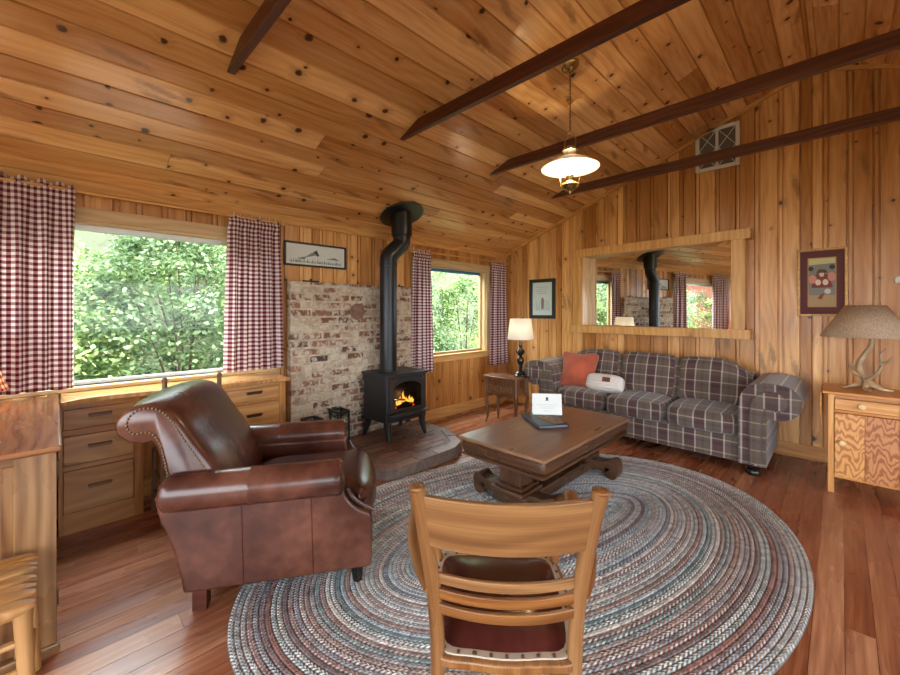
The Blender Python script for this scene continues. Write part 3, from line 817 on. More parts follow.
# ------------------------------------------------------------------ pendant lamp
PX, PY, PZ = 2.34, -2.365, 3.228
t = thing('pendant_lamp', 'lit brass pendant lamp with white glass shade hanging from the ceiling on a chain', 'lamp', (PX, PY, PZ))
q = lambda z: z-PZ
mb = MB(); mb.shape(lathe([(.058, -.002), (.066, -.008), (.062, -.018), (.045, -.028), (.02, -.036), (.012, -.05), (.001, -.052)], 28, Matrix.Rotation(-th, 4, 'Y'))); obj('canopy', mb, M['brass'], t, smooth=True)
mb = MB(); z = q(3.175); k = 0
while z > q(2.735):
    pts = [(.008*math.cos(a), 0, z-.014+.016*math.sin(a)) for a in [2*PI*i/10 for i in range(11)]]
    if k % 2: pts = [(0, p[0], p[2]) for p in pts]
    mb.shape(tube(pts, .0022, 5)); z -= .026; k += 1
ch_ = obj('chain', mb, M['brass'], t, smooth=True)
mb = MB(); mb.shape(tube([(0, 0, q(3.18)), (.004, .004, q(2.95)), (0, 0, q(2.72))], .0025, 6)); obj('cord', mb, M['black'], t)
mb = MB(); mb.shape(tube(spline([(-.035, 0, q(2.60)), (-.045, 0, q(2.66)), (-.02, 0, q(2.715)), (0, 0, q(2.725)), (.02, 0, q(2.715)), (.045, 0, q(2.66)), (.035, 0, q(2.60))], 5), .005, 8)); mb.shape(lathe([(.03, q(2.585)), (.055, q(2.59)), (.055, q(2.605)), (.03, q(2.62)), (.012, q(2.625))], 20)); obj('bail', mb, M['silver'], t, smooth=True)
mb = MB(); mb.shape(lathe([(.05, q(2.548)), (.07, q(2.543)), (.15, q(2.503)), (.205, q(2.467)), (.208, q(2.462)), (.202, q(2.462)), (.148, q(2.495)), (.068, q(2.534)), (.05, q(2.538))], 48, cap=False)); obj('glass_shade', mb, M['lampglass'], t, smooth=True)
mb = MB(); mb.shape(lathe([(.024, q(2.40)), (.034, q(2.43)), (.034, q(2.47)), (.024, q(2.50)), (.022, q(2.57))], 20, cap=False)); obj('chimney', mb, thin_glass('chimney_glass', (255, 250, 236), .06), t, smooth=True)
mb = MB(); mb.shape(ball(.022, 14, 8, Matrix.Translation((0, 0, q(2.445))), 1.5)); obj('bulb', mb, M['bulb'], t, smooth=True)
mb = MB(); mb.shape(lathe([(.03, q(2.405)), (.028, q(2.385)), (.02, q(2.372)), (.022, q(2.365)), (.056, q(2.35)), (.066, q(2.335)), (.058, q(2.318)), (.03, q(2.30)), (.012, q(2.292)), (.008, q(2.275)), (.001, q(2.27))], 28)); obj('oil_font', mb, M['brass'], t, smooth=True)
for s_ in (-1, 1):
    mb = MB(); mb.shape(tube(spline([(s_*.045, 0, q(2.60)), (s_*.075, 0, q(2.50)), (s_*.082, 0, q(2.42)), (s_*.075, 0, q(2.35)), (s_*.06, 0, q(2.33))], 5), .004, 8)); obj('hanger_arm', mb, M['brass'], t, smooth=True)

# ------------------------------------------------------------------ back wall items
# vent
t = thing('wall_vent', 'white framed gable vent with screened lattice high on the back wall', 'vent', (2.815, 0, 2.94))
mb = MB(); W_, H_ = .20, .455
mb.box(-W_, -W_+.035, -.03, 0, 0, H_); mb.box(W_-.035, W_, -.03, 0, 0, H_); mb.box(-W_+.035, W_-.035, -.03, 0, 0, .035); mb.box(-W_+.035, W_-.035, -.03, 0, H_-.035, H_)
obj('frame', mb, M['white'], t, bevel=.003)
mb = MB(); mb.box(-.013, .013, -.026, -.004, .035, H_-.035); obj('mullion', mb, M['white'], t)
mb = MB(); mb.box(-W_+.035, W_-.035, -.006, -.001, .035, H_-.035); obj('screen', mb, plain('grey_screen', (104, 98, 92), .8, var=.25, vscale=200.), t)
for s_ in (-1, 1):
    mb = MB(); x0, x1 = (s_*.013, s_*(W_-.035))
    for a, b in (((x0, .035), (x1, H_/2)), ((x0, H_/2), (x1, .035)), ((x0, H_/2), (x1, H_-.035)), ((x0, H_-.035), (x1, H_/2))):
        mb.shape(tube([(a[0], -.014, a[1]), (b[0], -.014, b[1])], .004, 6))
    obj('lattice', mb, M['white'], t)

# mirror
t = thing('wall_mirror', 'large rectangular mirror angled inside a knotty pine frame on the wall above the sofa', 'mirror', (2.12, 0, 1.12))
wedge = [(-1.0, 0), (1.0, 0), (1.0, -.135), (-1.0, -.034)]
mb = MB(); mb.shape(prism(wedge, 1.02, 1.125, lambda a, b, c: (a, b, c)), tone=.5); mb.UV = [[(v_[0], v_[1]) if abs(max(q[1] for q in u_)-min(q[1] for q in u_)) > 1 else v_ for v_ in u_] for u_ in mb.UV]; obj('top_rail', mb, M['trim'], t, bevel=.004)
wedge = [(-1.0, 0), (1.0, 0), (1.0, -.141), (-1.0, -.04)]
mb = MB(); mb.shape(prism(wedge, 0, .098, lambda a, b, c: (a, b, c)), tone=.6); obj('bottom_rail', mb, M['trim'], t, bevel=.004)
for s_ in (-1, 1):
    mb = MB(); mb.box(s_*.895-.058, s_*.895+.058, -.026 if s_ < 0 else -.126, 0, .098, 1.02, 'z'); obj('stile', mb, M['trim'], t, bevel=.003)
MD = math.tan(math.radians(9.0)); gy_ = lambda a: -.124+(.85-a)*MD
mb = MB(); mb.shape(prism([(-.845, gy_(-.845)), (.845, gy_(.845)), (.845, gy_(.845)+.008), (-.845, gy_(-.845)+.008)], .085, 1.03, lambda a, b, c: (a, b, c))); obj('mirror_glass', mb, M['mirror'], t)
mb = MB(); bk = .2
mb.box(-.849, -.838, -.02, bk, .08, 1.04, 'z'); mb.box(.838, .849, -.001, bk, .08, 1.04, 'z'); mb.box(-.838, .838, -.02, bk, .08, .097, 'x'); mb.box(-.838, .838, -.02, bk, 1.022, 1.04, 'x'); mb.box(-.849, .849, bk, bk+.01, .08, 1.04, 'x')
obj('recess_lining', mb, M['trim'], t)

def picture(label, place, W_, H_, fw, fmat, loc, mat_c=None, mw=0., art=(), depth=.024, lipmat=None):
    """place(a,b,c): a across, b up, c out of the wall; local to loc"""
    t = thing('framed_picture', label, 'picture', loc)
    def bx(mb, a0, a1, b0, b1, c0, c1, g='x'):
        vs = [place(a, b, c) for c in (c0, c1) for b in (b0, b1) for a in (a0, a1)]
        mb.add(vs, [(0, 2, 3, 1), (4, 5, 7, 6), (0, 1, 5, 4), (2, 6, 7, 3), (0, 4, 6, 2), (1, 3, 7, 5)])
    mb = MB(); a, b = W_/2, H_/2
    bx(mb, -a, -a+fw, -b, b, 0, depth); bx(mb, a-fw, a, -b, b, 0, depth); bx(mb, -a+fw, a-fw, -b, -b+fw, 0, depth); bx(mb, -a+fw, a-fw, b-fw, b, 0, depth)
    obj('frame', mb, fmat, t, bevel=.003)
    mb = MB(); bx(mb, -a+fw, a-fw, -b+fw, b-fw, .002, .008); obj('mat_board', mb, mat_c, t)
    for nm, col, polys, lay in art:
        for grp in ([[q_] for q_ in polys] if len(polys) < 4 else [polys]):
            mb = MB()
            for poly in grp: mb.shape(prism(poly, .0082+.0006*lay, .0086+.0006*lay, place))
            obj(nm, mb, col, t)
    return t
wl = lambda a, b, c: (c, a, b)      # left wall, looking at -X: +Y is to the right
wb = lambda a, b, c: (a, -c, b)
rect = lambda a0, a1, b0, b1: [(a0, b0), (a1, b0), (a1, b1), (a0, b1)]
rp = random.Random(12)
trees = []
for k in range(46):
    a = -.27+.54*k/45+rp.uniform(-.005, .005); h = rp.uniform(.015, .05); trees.append([(a-.004, -.08), (a+.004, -.08), (a+.001, -.08+h)])
picture('long narrow black framed landscape sketch above the brick panel', wl, .66, .235, .018, M['black'], (0.0, -3.19, 1.965), flat((214, 218, 210)), 0,
        [('mountain', M['ink'], [[(-.13, -.03), (.0, .055), (.025, .01)], [(-.2, -.04), (-.1, -.015), (-.13, -.05)], [(.1, -.03), (.2, -.005), (.26, -.03)]], 0),
         ('mountain_face', M['inkdk'], [[(-.03, .03), (.0, .055), (.03, .0), (.01, -.01)]], 1),
         ('tree_line', M['inkdk'], trees, 2)])
strokes = []; strokes2 = []
for r_ in range(4):
    strokes.append(rect(-.10+.02*(r_ % 2), .10-.01*r_, .17-.03*r_, .174-.03*r_))
for k in range(8):
    a = -.11+.03*k; strokes2.append([(a, -.17), (a+.012, -.17), (a+.009, -.17+rp.uniform(.1, .19)), (a+.003, -.17+rp.uniform(.1, .19))])
picture('black framed pale grey print beside the corner above the small table lamp', wb, .43, .58, .05, M['black'], (.655, 0, 1.59), flat((206, 218, 214)), 0,
        [('heading_lines', M['ink'], strokes, 0), ('figures', flat((150, 162, 158)), strokes2, 0), ('central_figure', flat((128, 122, 120)), [[(-.015, -.15), (.025, -.15), (.03, -.02), (.005, .03), (-.02, -.03)]], 1)])
circ = lambda x0, y0, rx, ry, n=18: [(x0+rx*math.cos(2*PI*k/n), y0+ry*math.sin(2*PI*k/n)) for k in range(n)]
picture('gilt framed old print with maroon mat, above the antler lamp', wb, .345, .635, .022, M['gilt'], (3.637, 0, 1.675), M['maroon'], 0,
        [('print_border', flat((170, 136, 86)), [rect(-.098, .098, -.232, .232)], 0),
         ('print_ground', flat((128, 128, 120)), [rect(-.09, .09, -.224, .224)], 1),
         ('banner', flat((196, 190, 132)), [[(-.09, .165), (.09, .175), (.09, .224), (-.09, .224)]], 2),
         ('table_strip', flat((170, 142, 104)), [rect(-.09, .09, -.224, -.12)], 2),
         ('dark_corner', flat((60, 58, 56)), [circ(.07, .14, .02, .022), circ(-.075, .13, .018, .022)], 2),
         ('coat', flat((122, 62, 52)), [[(-.07, -.05), (.075, -.05), (.05, .06), (.02, .085), (-.03, .085), (-.06, .05)]], 3),
         ('sleeve', flat((204, 138, 118)), [circ(-.062, .03, .028, .04), circ(.066, .05, .026, .042)], 4),
         ('collar_shape', flat((224, 200, 184)), [circ(-.025, .0, .02, .028), circ(.025, .0, .02, .028)], 4),
         ('face', flat((222, 184, 158)), [circ(0, .075, .017, .024)], 5),
         ('hat', flat((84, 68, 52)), [[(-.04, .088), (.04, .088), (.026, .118), (-.02, .122)]], 6),
         ('pale_bowl', flat((196, 192, 182)), [circ(.04, -.085, .022, .024)], 5),
         ('red_shape', flat((140, 66, 50)), [[(-.03, -.15), (.0, -.16), (.02, -.1), (-.005, -.11)]], 5)])
t = thing('wall_switch', 'small white oval switch plate on the wall at the right edge', 'switch', (4.125, 0, 1.67))
mb = MB(); mb.shape(cushion(.038, .012, .03, 8, 4.), X=Matrix.Translation((0, -.013, 0))); obj('cover', mb, M['white'], t, smooth=True)
mb = MB(); mb.box(-.006, .006, -.03, -.024, -.01, .01); obj('toggle', mb, M['white'], t)

# ------------------------------------------------------------------ rug
RC = (2.407, -2.834); RA = math.atan2(-.9555, -.2949); hl, rr = .575, 1.222
mb = MB(); pal = [(128, 142, 154), (152, 164, 170), (184, 186, 182), (134, 92, 86), (104, 122, 118), (164, 140, 122), (140, 158, 164), (112, 88, 92), (92, 116, 122), (198, 196, 190), (152, 112, 98), (128, 132, 126), (174, 176, 174), (98, 106, 120), (120, 146, 150)]
bw = .0245; nr = int(rr/bw); NS = 200
def stad(tr, k):
    f = 2*PI*k/NS; A_, B_ = hl+tr, tr
    return (A_*math.cos(f), B_*math.sin(f)), f*math.sqrt((A_*A_+B_*B_)/2)
pal = [tuple(int(.72*a_+.28*b_) for a_, b_ in zip(c_, (178, 188, 190))) for c_ in pal]; spk = [(206, 208, 206), (96, 104, 116), (132, 92, 88), (188, 198, 204), (98, 122, 124), (208, 204, 196), (172, 188, 194), (150, 166, 172)]
rr_ = random.Random(21); c = 0
prev = rr_.choice(pal)
prof = [(0., .006), (.25, .0115), (.75, .0115), (1., .006)]
for i in range(nr):
    if rr_.random() < .55: prev = rr_.choice(pal)
    A = prev; B = rr_.choice(spk) if rr_.random() < .7 else rr_.choice(pal)
    if i % 7 == 3: A = (190, 190, 186)
    for p0, p1 in zip(prof, prof[1:]):
        t0, t1 = (i+p0[0])*bw, (i+p1[0])*bw
        vs = []; fs = []; uv = []
        for k in range(NS+1):
            for tr, hgt in ((t0, p0[1]), (t1, p1[1])):
                (a, b), s_ = stad(tr, k); vs.append((a, b, hgt))
        for k in range(NS):
            sa, sb = stad((i+.5)*bw, k)[1], stad((i+.5)*bw, k+1)[1]
            fs.append((2*k, 2*k+2, 2*k+3, 2*k+1)); uv.append([(sa, i+p0[0]+.0005), (sb, i+p0[0]+.0005), (sb, i+p1[0]-.0005), (sa, i+p1[0]-.0005)])
        mb.add(vs, fs, uv, off=(0, 0))
        mb.CA += [lin(A)]*len(fs); mb.CB += [lin(B)]*len(fs)
vs = []; fs = []
for k in range(NS):
    (a, b), _ = stad(nr*bw, k); vs.append((a, b, .006))
for k in range(NS):
    (a, b), _ = stad(nr*bw, k); vs.append((a, b, .0))
fs = [(k, (k+1) % NS, NS+(k+1) % NS, NS+k) for k in range(NS)]
mb.add(vs, fs, [[(0, .5)]*4]*NS, off=(0, 0)); mb.CA += [lin((110, 110, 112))]*NS; mb.CB += [lin((80, 80, 84))]*NS
o = obj('braided_rug', mb, M['rug'], smooth=True, recalc=False, angle=180); o.location = (RC[0], RC[1], .0005); o.rotation_euler = (0, 0, RA)
tag(o, 'large oval braided rug in grey, blue and rust under the coffee table', 'rug')
RZ = .0115

# ------------------------------------------------------------------ sofa
t = thing('plaid_sofa', 'three seat plaid sofa with rolled arms and nailhead trim under the mirror', 'sofa', (2.25, -.5, 0))
sx0, sx1 = -1.20, .89      # inner faces of arm panels relative to x=2.25 : left inner 1.32, right inner 3.14 -> local
iL, iR = -.90, .885; fy = -.39; by = .42
mb = MB(); mb.box(iL-.16, iR+.16, fy+.02, by-.02, .10, .31, 'plaid'); obj('base', mb, M['plaid'], t, bevel=.012, seg=3)
# front nailhead row
obj('nail_trim', nails([(iL-.1, fy+.018, .125), (iR+.12, fy+.018, .125)], .026, .0075), M['darknail'], t, smooth=True)
mb = MB(); mb.box(iL-.05, iR+.05, by-.17, by-.01, .3, .80, 'plaid'); obj('back_frame', mb, M['plaid'], t, bevel=.05, seg=4)
# arms
oR = [(3.135, .10), (3.135, .42), (3.135, .58), (3.155, .70), (3.20, .765), (3.28, .80), (3.37, .805), (3.46, .79), (3.525, .74), (3.55, .66), (3.53, .58), (3.47, .525), (3.40, .505), (3.345, .51), (3.33, .48), (3.325, .30), (3.325, .10)]
oRs = [p.to_2d() if len(p) > 2 else p for p in spline([Vector((a, b)) for a, b in oR[1:-1]], 4)]
oRs = [Vector(oR[0])]+list(oRs)+[Vector(oR[-1])]
oRs = [(p[0]-2.25, p[1]) for p in oRs]
cR = .5*(iL+iR)
for s_ in (1, -1):
    ol = [((a if s_ > 0 else 2*cR-a), b) for a, b in oRs]
    mb = MB(); mb.shape(prism(ol, fy-.01, by-.03, lambda a, b, c: (a, c+(0.0), b), steps=3, swap=True), off=(0, 0)); obj('arm', mb, M['plaid'], t, smooth=True, bevel=.014, seg=3, angle=50)
    # front facing panel and nails
    f = lambda a: a-2.25 if s_ > 0 else 2*cR-(a-2.25)
    pan = [(3.215, .12), (3.215, .5), (3.225, .62), (3.26, .70), (3.33, .735), (3.41, .73), (3.455, .68), (3.45, .62), (3.41, .585), (3.35, .59), (3.31, .585), (3.295, .5), (3.295, .12)]
    ps = [(f(p[0]), p[1]) for p in spline([Vector(v) for v in pan[1:-1]], 3)]
    ps = [(f(3.215), .12)]+ps+[(f(3.295), .12)]
    mb = MB(); mb.shape(prism(ps, fy-.022, fy-.005, lambda a, b, c: (a, c, b)), off=(0.07, 0)); obj('arm_front_panel', mb, M['plaid'], t, bevel=.006, seg=2)
    obj('nail_trim', nails([(a, fy-.022, b) for a, b in ps], .024, .0075), M['darknail'], t, smooth=True)
    # bun foot
    for yy in (fy+.06, by-.08):
        mb = MB(); mb.shape(lathe([(.03, 0), (.05, .01), (.058, .03), (.052, .05), (.04, .06), (.05, .075), (.05, .10)], 20, Matrix.Translation((f(3.23), yy, 0)))); obj('bun_foot', mb, M['blackgloss'], t, smooth=True)
sw = (iR-iL)/3
for k in range(3):
    cx = iL+sw*(k+.5)
    mb = MB(); mb.shape(cushion(sw/2-.004, .36, .095, 14, 7., (0, .01, .03)), X=Matrix.Translation((cx, fy+.365-.01, .405)), off=(R.random()*.05, 0)); obj('seat_cushion', mb, M['plaid'], t, smooth=True)
    tilt = Matrix.Rotation(math.radians(-15), 4, 'X')
    hh = .235 if k < 2 else .23
    mb = MB()
    def wp(x, y, z, k=k):
        if k == 2 and x > 0 and z > 0: z -= .11*(x/.3)**2*(z/.235)
        if k == 0 and x < 0 and z > 0: z -= .06*(x/.3)**2*(z/.235)
        return (x, y, z)
    mb.shape(cushion(sw/2+(.004 if k < 2 else .02), .09, hh, 14, 6.5, (.0, .035, .012), warp=wp), X=Matrix.Translation((cx+(.015 if k == 2 else 0), .145, .695)) @ tilt, off=(R.random()*.04, 0)); obj('back_cushion', mb, M['plaid'], t, smooth=True)

# pillows
mb = MB()
def pw(x, y, z):
    k = 1+.16*(abs(x)/.22*abs(z)/.22)**2; e = max(abs(x)/.22, abs(z)/.22); th_ = .28+.72*max(0, 1-min(1, e)**2.6)
    return (x*k*(1-.07*(1-abs(z)/.22)*abs(x)/.22), y*th_, z*k*(1-.07*(1-abs(x)/.22)*abs(z)/.22))
mb.shape(cushion(.205, .085, .205, 14, 9., (0, .05, 0), 'x', warp=pw), X=T(1.525, -.605, .70, .10, math.radians(-20)))
tag(obj('throw_pillow', mb, M['orange'], smooth=True), 'rust orange square throw pillow leaning on the left end of the sofa', 'pillow')
t = thing('knit_pillow', 'small white knitted bolster pillow lying in front of the orange pillow', 'pillow', (1.885, -.70, .598), .04)
mb = MB(); mb.shape(cushion(.205, .07, .1, 12, 4., (0, .02, .0), 'x'), X=Matrix.Rotation(math.radians(-24), 4, 'X')); obj('pillow_body', mb, M['knit'], t, smooth=True)
mb = MB(); mb.box(.0, .085, -.097, -.092, -.005, .045, X=Matrix.Rotation(math.radians(-24), 4, 'X')); obj('leather_patch', mb, M['tag'], t)

# ------------------------------------------------------------------ end table and lamp in the corner
ET = (.53, 1.04, -1.20, -.905, .60)
t = thing('end_table', 'small antique end table with curved drawers in the corner beside the sofa', 'table', ((ET[0]+ET[1])/2, (ET[2]+ET[3])/2, 0))
hw, hd = (ET[1]-ET[0])/2, (ET[3]-ET[2])/2
top = spline([Vector((-hw, hd)), Vector((-hw, 0)), Vector((-hw, -hd)), Vector((-hw*.4, -hd-.03)), Vector((hw*.4, -hd-.03)), Vector((hw, -hd)), Vector((hw, 0)), Vector((hw, hd))], 4)
top = [(p[0], p[1]) for p in top]
mb = MB(); mb.shape(prism(top, .575, .60, lambda a, b, c: (a, b, c))); obj('tabletop', mb, M['endtab'], t, bevel=.006, seg=3)
bowl = [(-hw+.03, hd-.03), (-hw+.03, -hd+.03), (-hw*.4, -hd+.005), (hw*.4, -hd+.005), (hw-.03, -hd+.03), (hw-.03, hd-.03)]
mb = MB(); mb.shape(prism(bowl, .40, .575, lambda a, b, c: (a, b, c))); obj('case', mb, M['endtab'], t, bevel=.003)
for z0, z1 in ((.495, .56), (.42, .485)):
    mb = MB(); dr_ = [(-hw+.06, -hd+.02), (-hw*.4, -hd-.006), (hw*.4, -hd-.006), (hw-.06, -hd+.02), (hw-.06, -hd+.035), (-hw+.06, -hd+.035)]
    mb.shape(prism(dr_, z0, z1, lambda a, b, c: (a, b, c))); dd = obj('drawer', mb, M['endtab'], t, bevel=.005)
    mb = MB(); mb.shape(ball(.009, 10, 6, Matrix.Translation((0, -hd-.014, (z0+z1)/2)))); obj('knob', mb, M['pull_dk'], dd, smooth=True)
mb = MB(); ap = [(-hw+.03, .405)]+[(-hw+.03+(2*hw-.06)*k/24, .375-.022*math.sin(PI*k/24)*1.0+.012*math.cos(k/24*2*PI*3)) for k in range(25)]+[(hw-.03, .405)]
mb.shape(prism(ap, -hd+.0, -hd+.016, lambda a, b, c: (a, c, b))); obj('scalloped_apron', mb, M['endtab'], t, bevel=.003)
for sx in (-1, 1):
    for sy in (-1, 1):
        mb = MB(); x0, y0 = sx*(hw-.035), sy*(hd-.035)
        mb.shape(tube(spline([(x0, y0, .57), (x0, y0, .42), (x0+sx*.008, y0+sy*.008, .33), (x0+sx*.0, y0+sy*.0, .2), (x0-sx*.006, y0-sy*.006, .1), (x0+sx*.006, y0+sy*.006, .03), (x0+sx*.02, y0+sy*.02, .0)], 4), [.024]*8+[.022]*5+[.017]*5+[.012]*5+[.014, .016], 10)); obj('leg', mb, M['endtab'], t, smooth=True)
t = thing('table_lamp', 'lit table lamp with white drum shade on the corner end table', 'lamp', (.955, -.995, .60))
mb = MB(); mb.shape(lathe([(.001, 0), (.075, 0), (.075, .018), (.06, .03), (.066, .045), (.05, .06), (.024, .075), (.018, .10), (.03, .115), (.022, .13), (.034, .16), (.046, .20), (.034, .235), (.02, .25), (.03, .268), (.056, .30), (.05, .325), (.024, .345), (.016, .37), (.028, .385), (.014, .40), (.012, .44), (.009, .48)], 28)); obj('turned_base', mb, M['blackgloss'], t, smooth=True)
mb = MB(); mb.shape(lathe([(.16, .46), (.128, .715)], 40, cap=False)); obj('lamp_shade', mb, M['linen'], t, smooth=True, solid=.003)
mb = MB(); mb.shape(lathe([(.001, .715), (.128, .713), (.128, .716)], 24, cap=False)) if False else mb.shape(tube([(-.128, 0, .71), (.128, 0, .71)], .002, 6)); mb.shape(tube([(0, 0, .48), (0, 0, .735)], .003, 6)); obj('harp', mb, M['brass'], t)
mb = MB(); mb.shape(lathe([(.004, .73), (.009, .74), (.007, .752), (.012, .762), (.002, .778)], 14)); obj('finial', mb, M['brass'], t, smooth=True)
mb = MB(); mb.shape(ball(.03, 14, 8, Matrix.Translation((0, 0, .58)), 1.2)); obj('bulb', mb, M['bulb'], t, smooth=True)

# ------------------------------------------------------------------ nightstand and antler lamp
NX0, NX1, NY0, NY1, NZ = 3.69, 4.10, -.80, -.36, .785
t = thing('nightstand', 'honey coloured wooden nightstand with one drawer and flame grain door by the right edge', 'nightstand', ((NX0+NX1)/2, (NY0+NY1)/2, 0))
hw, hd = (NX1-NX0)/2, (NY1-NY0)/2; p = .036
for sx in (-1, 1):
    for sy in (-1, 1):
        mb = MB(); x0 = sx*(hw-p/2); y0 = sy*(hd-p/2); mb.box(x0-p/2, x0+p/2, y0-p/2, y0+p/2, 0, NZ-.022, 'z'); obj('leg', mb, M['nstand'], t, bevel=.004)
mb = MB(); mb.box(-hw-.03, hw+.03, -hd-.03, hd+.01, NZ-.022, NZ, 'x'); obj('tabletop', mb, M['nstand'], t, bevel=.005, seg=3)
mb = MB(); mb.box(-hw+.006, -hw+.02, -hd+p, hd-p, .12, NZ-.022, 'z'); mb.box(hw-.02, hw-.006, -hd+p, hd-p, .12, NZ-.022, 'z'); mb.box(-hw+p, hw-p, hd-.02, hd-.006, .12, NZ-.022, 'z'); mb.box(-hw+.02, hw-.02, -hd+.02, hd-.02, .12, .135, 'x')
mb.box(-hw+p, hw-p, -hd+.008, -hd+.03, .735, NZ-.022, 'x'); mb.box(-hw+p, hw-p, -hd+.008, -hd+.03, .625, .645, 'x'); mb.box(-hw+p, hw-p, -hd+.01, -hd+.03, .118, .132, 'x')
obj('case', mb, M['nstand'], t, bevel=.002)
mb = MB(); mb.box(-hw+p+.003, hw-p-.003, -hd-.004, -hd+.012, .648, .732, 'x'); dd = obj('drawer', mb, M['nstand'], t, bevel=.004)
kx = lambda x0, z0, par: obj('knob', MB().shape(lathe([(.008, 0), (.008, .012), (.02, .018), (.024, .026), (.018, .034), (.002, .037)], 18, T(x0, -hd-.004, z0, 0, PI/2, 0))), M['knob'], par, smooth=True)
kx(-.02, .69, dd)
mb = MB(); z0, z1 = .134, .622
mb.box(-hw+p+.003, -.005, -hd-.004, -hd+.012, z0, z1, 'z', tone=.9); mb.box(-.004, hw-p-.003, -hd-.004, -hd+.012, z0, z1, 'z', tone=.15)
dd = obj('door', mb, M['fir_ply'], t, bevel=.002); kx(-hw+p+.045, .40, dd)
for zz in (.20, .53):
    mb = MB(); mb.shape(tube([(hw-p, -hd-.008, zz-.022), (hw-p, -hd-.008, zz+.022)], .007, 10)); mb.box(hw-p, hw-p+.02, -hd-.003, -hd, zz-.018, zz+.018); obj('hinge', mb, M['chrome'], dd)
mb = MB(); mb.box(-hw-.044, -hw-.034, -hd-.03, hd+.01, NZ-.23, NZ-.012, 'y'); obj('drop_leaf', mb, M['nstand'], t, bevel=.003)

t = thing('antler_lamp', 'antler table lamp with tapered burlap shade on the nightstand', 'lamp', (3.90, -.52, NZ), -.3)
def antler(pts, r0, r1): 
    sp = spline(pts, 6); n = len(sp); return tube(sp, [r0+(r1-r0)*(i/(n-1))**1.2 for i in range(n)], 10)
mb = MB()
mb.shape(antler([(.06, .02, .02), (.02, .03, .05), (-.02, .01, .11), (-.03, -.01, .19), (-.005, .0, .27), (.03, .0, .34), (.04, 0, .42)], .026, .014))
for ang in (-2.5, -1.3, -.1, .9, 2.2): mb.shape(antler([(0, 0, .05), (.05*math.cos(ang), .05*math.sin(ang), .035), (.10*math.cos(ang), .10*math.sin(ang), .016), (.15*math.cos(ang+.2), .15*math.sin(ang+.2), .01)], .024, .006))
obj('antler_stem', mb, M['antler'], t, smooth=True)
for pts in ([(.0, 0, .07), (.06, -.02, .12), (.10, -.03, .20), (.09, -.02, .28), (.12, -.02, .33)], [(-.02, 0, .10), (-.07, .0, .13), (-.09, .01, .17), (-.10, .01, .21)], [(.09, -.03, .22), (.13, -.03, .23), (.15, -.03, .27)], [(-.025, 0, .15), (-.06, -.01, .18), (-.055, -.01, .24)]):
    mb = MB(); mb.shape(antler(pts, .015, .004)); obj('antler_tine', mb, M['antler'], t, smooth=True)
mb = MB(); mb.shape(lathe([(.262, .415), (.115, .665)], 44, cap=False)); obj('lamp_shade', mb, M['burlap'], t, smooth=True, solid=.003)
mb = MB(); mb.shape(tube([(-.115, 0, .66), (.115, 0, .66)], .002, 6)); mb.shape(tube([(.04, 0, .42), (.03, 0, .5), (0, 0, .665)], .004, 6)); obj('harp', mb, M['brass'], t)

# ------------------------------------------------------------------ coffee table
CX0, CX1, CY0, CY1, CZ = 1.735, 2.47, -2.935, -1.53, .48
t = thing('coffee_table', 'dark wooden pedestal coffee table with scroll feet standing on the rug', 'table', ((CX0+CX1)/2, (CY0+CY1)/2, RZ))
hw, hd = (CX1-CX0)/2, (CY1-CY0)/2; H = CZ-RZ
mb = MB(); mb.box(-hw, hw, -hd, hd, H-.026, H, 'y'); obj('tabletop', mb, M['walnut_top'], t, bevel=.009, seg=3)
mb = MB()  # ogee apron: lofted rings
prof = [(.030, H-.026), (.014, H-.034), (.010, H-.06), (.012, H-.09), (.022, H-.105), (.032, H-.112), (.016, H-.118), (.016, H-.135), (.05, H-.137)]
vs = []; fs = []; uv = []
for ins, z in prof:
    a, b, r_ = hw-ins, hd-ins, .03
    for cx, cy, a0 in ((a-r_, b-r_, 0), (-a+r_, b-r_, PI/2), (-a+r_, -b+r_, PI), (a-r_, -b+r_, 3*PI/2)):
        for k in range(5): vs.append((cx+r_*math.cos(a0+PI/2*k/4), cy+r_*math.sin(a0+PI/2*k/4), z))
nn = 20
for i in range(len(prof)-1):
    for k in range(nn): fs.append((i*nn+k, i*nn+(k+1) % nn, (i+1)*nn+(k+1) % nn, (i+1)*nn+k))
fs.append(tuple(range(nn))); fs.append(tuple(range((len(prof)-1)*nn, len(prof)*nn)))
for f in fs:
    P = [Vector(vs[j]) for j in f]; nx = abs(P[0].x-P[1].x); ny = abs(P[0].y-P[1].y)
    uv.append([((q_.y if ny > nx else q_.x), q_.z+(0 if len(f) == 4 else q_.x)) for q_ in P])
mb.add(vs, fs, uv); obj('apron', mb, M['walnut'], t, smooth=True, angle=50)
for s_ in (-1, 1):
    yc = s_*(hd-.23)
    mb = MB(); mb.box(-.09, .09, yc-.085, yc+.085, .17, H-.135, 'z'); obj('pedestal', mb, M['walnut'], t, bevel=.006)
    mb = MB(); mb.box(-.115, .115, yc-.11, yc+.11, .145, .17, 'x'); mb.box(-.135, .135, yc-.13, yc+.13, .115, .145, 'x'); obj('plinth', mb, M['walnut'], t, bevel=.006, seg=3)
    for sx in (-1, 1):
        ol = [(0.05, .115), (.16, .112), (.24, .095), (.29, .105), (.335, .12), (.375, .105), (.385, .06), (.37, .015), (.335, 0.0), (.29, .01), (.268, .04), (.285, .065), (.31, .062), (.30, .045), (.262, .034), (.20, .045), (.12, .035), (.05, .035)]
        sp = [(p_[0]*sx*.95, max(0., p_[1])*(1+.35*max(0, min(1, (p_[0]-.12)/.12)))) for p_ in spline([Vector(v) for v in ol], 3)]
        mb = MB(); mb.shape(prism(sp, yc-.055, yc+.055, lambda a, b, c: (a, c, b))); obj('scroll_foot', mb, M['walnut'], t, smooth=True, angle=50)
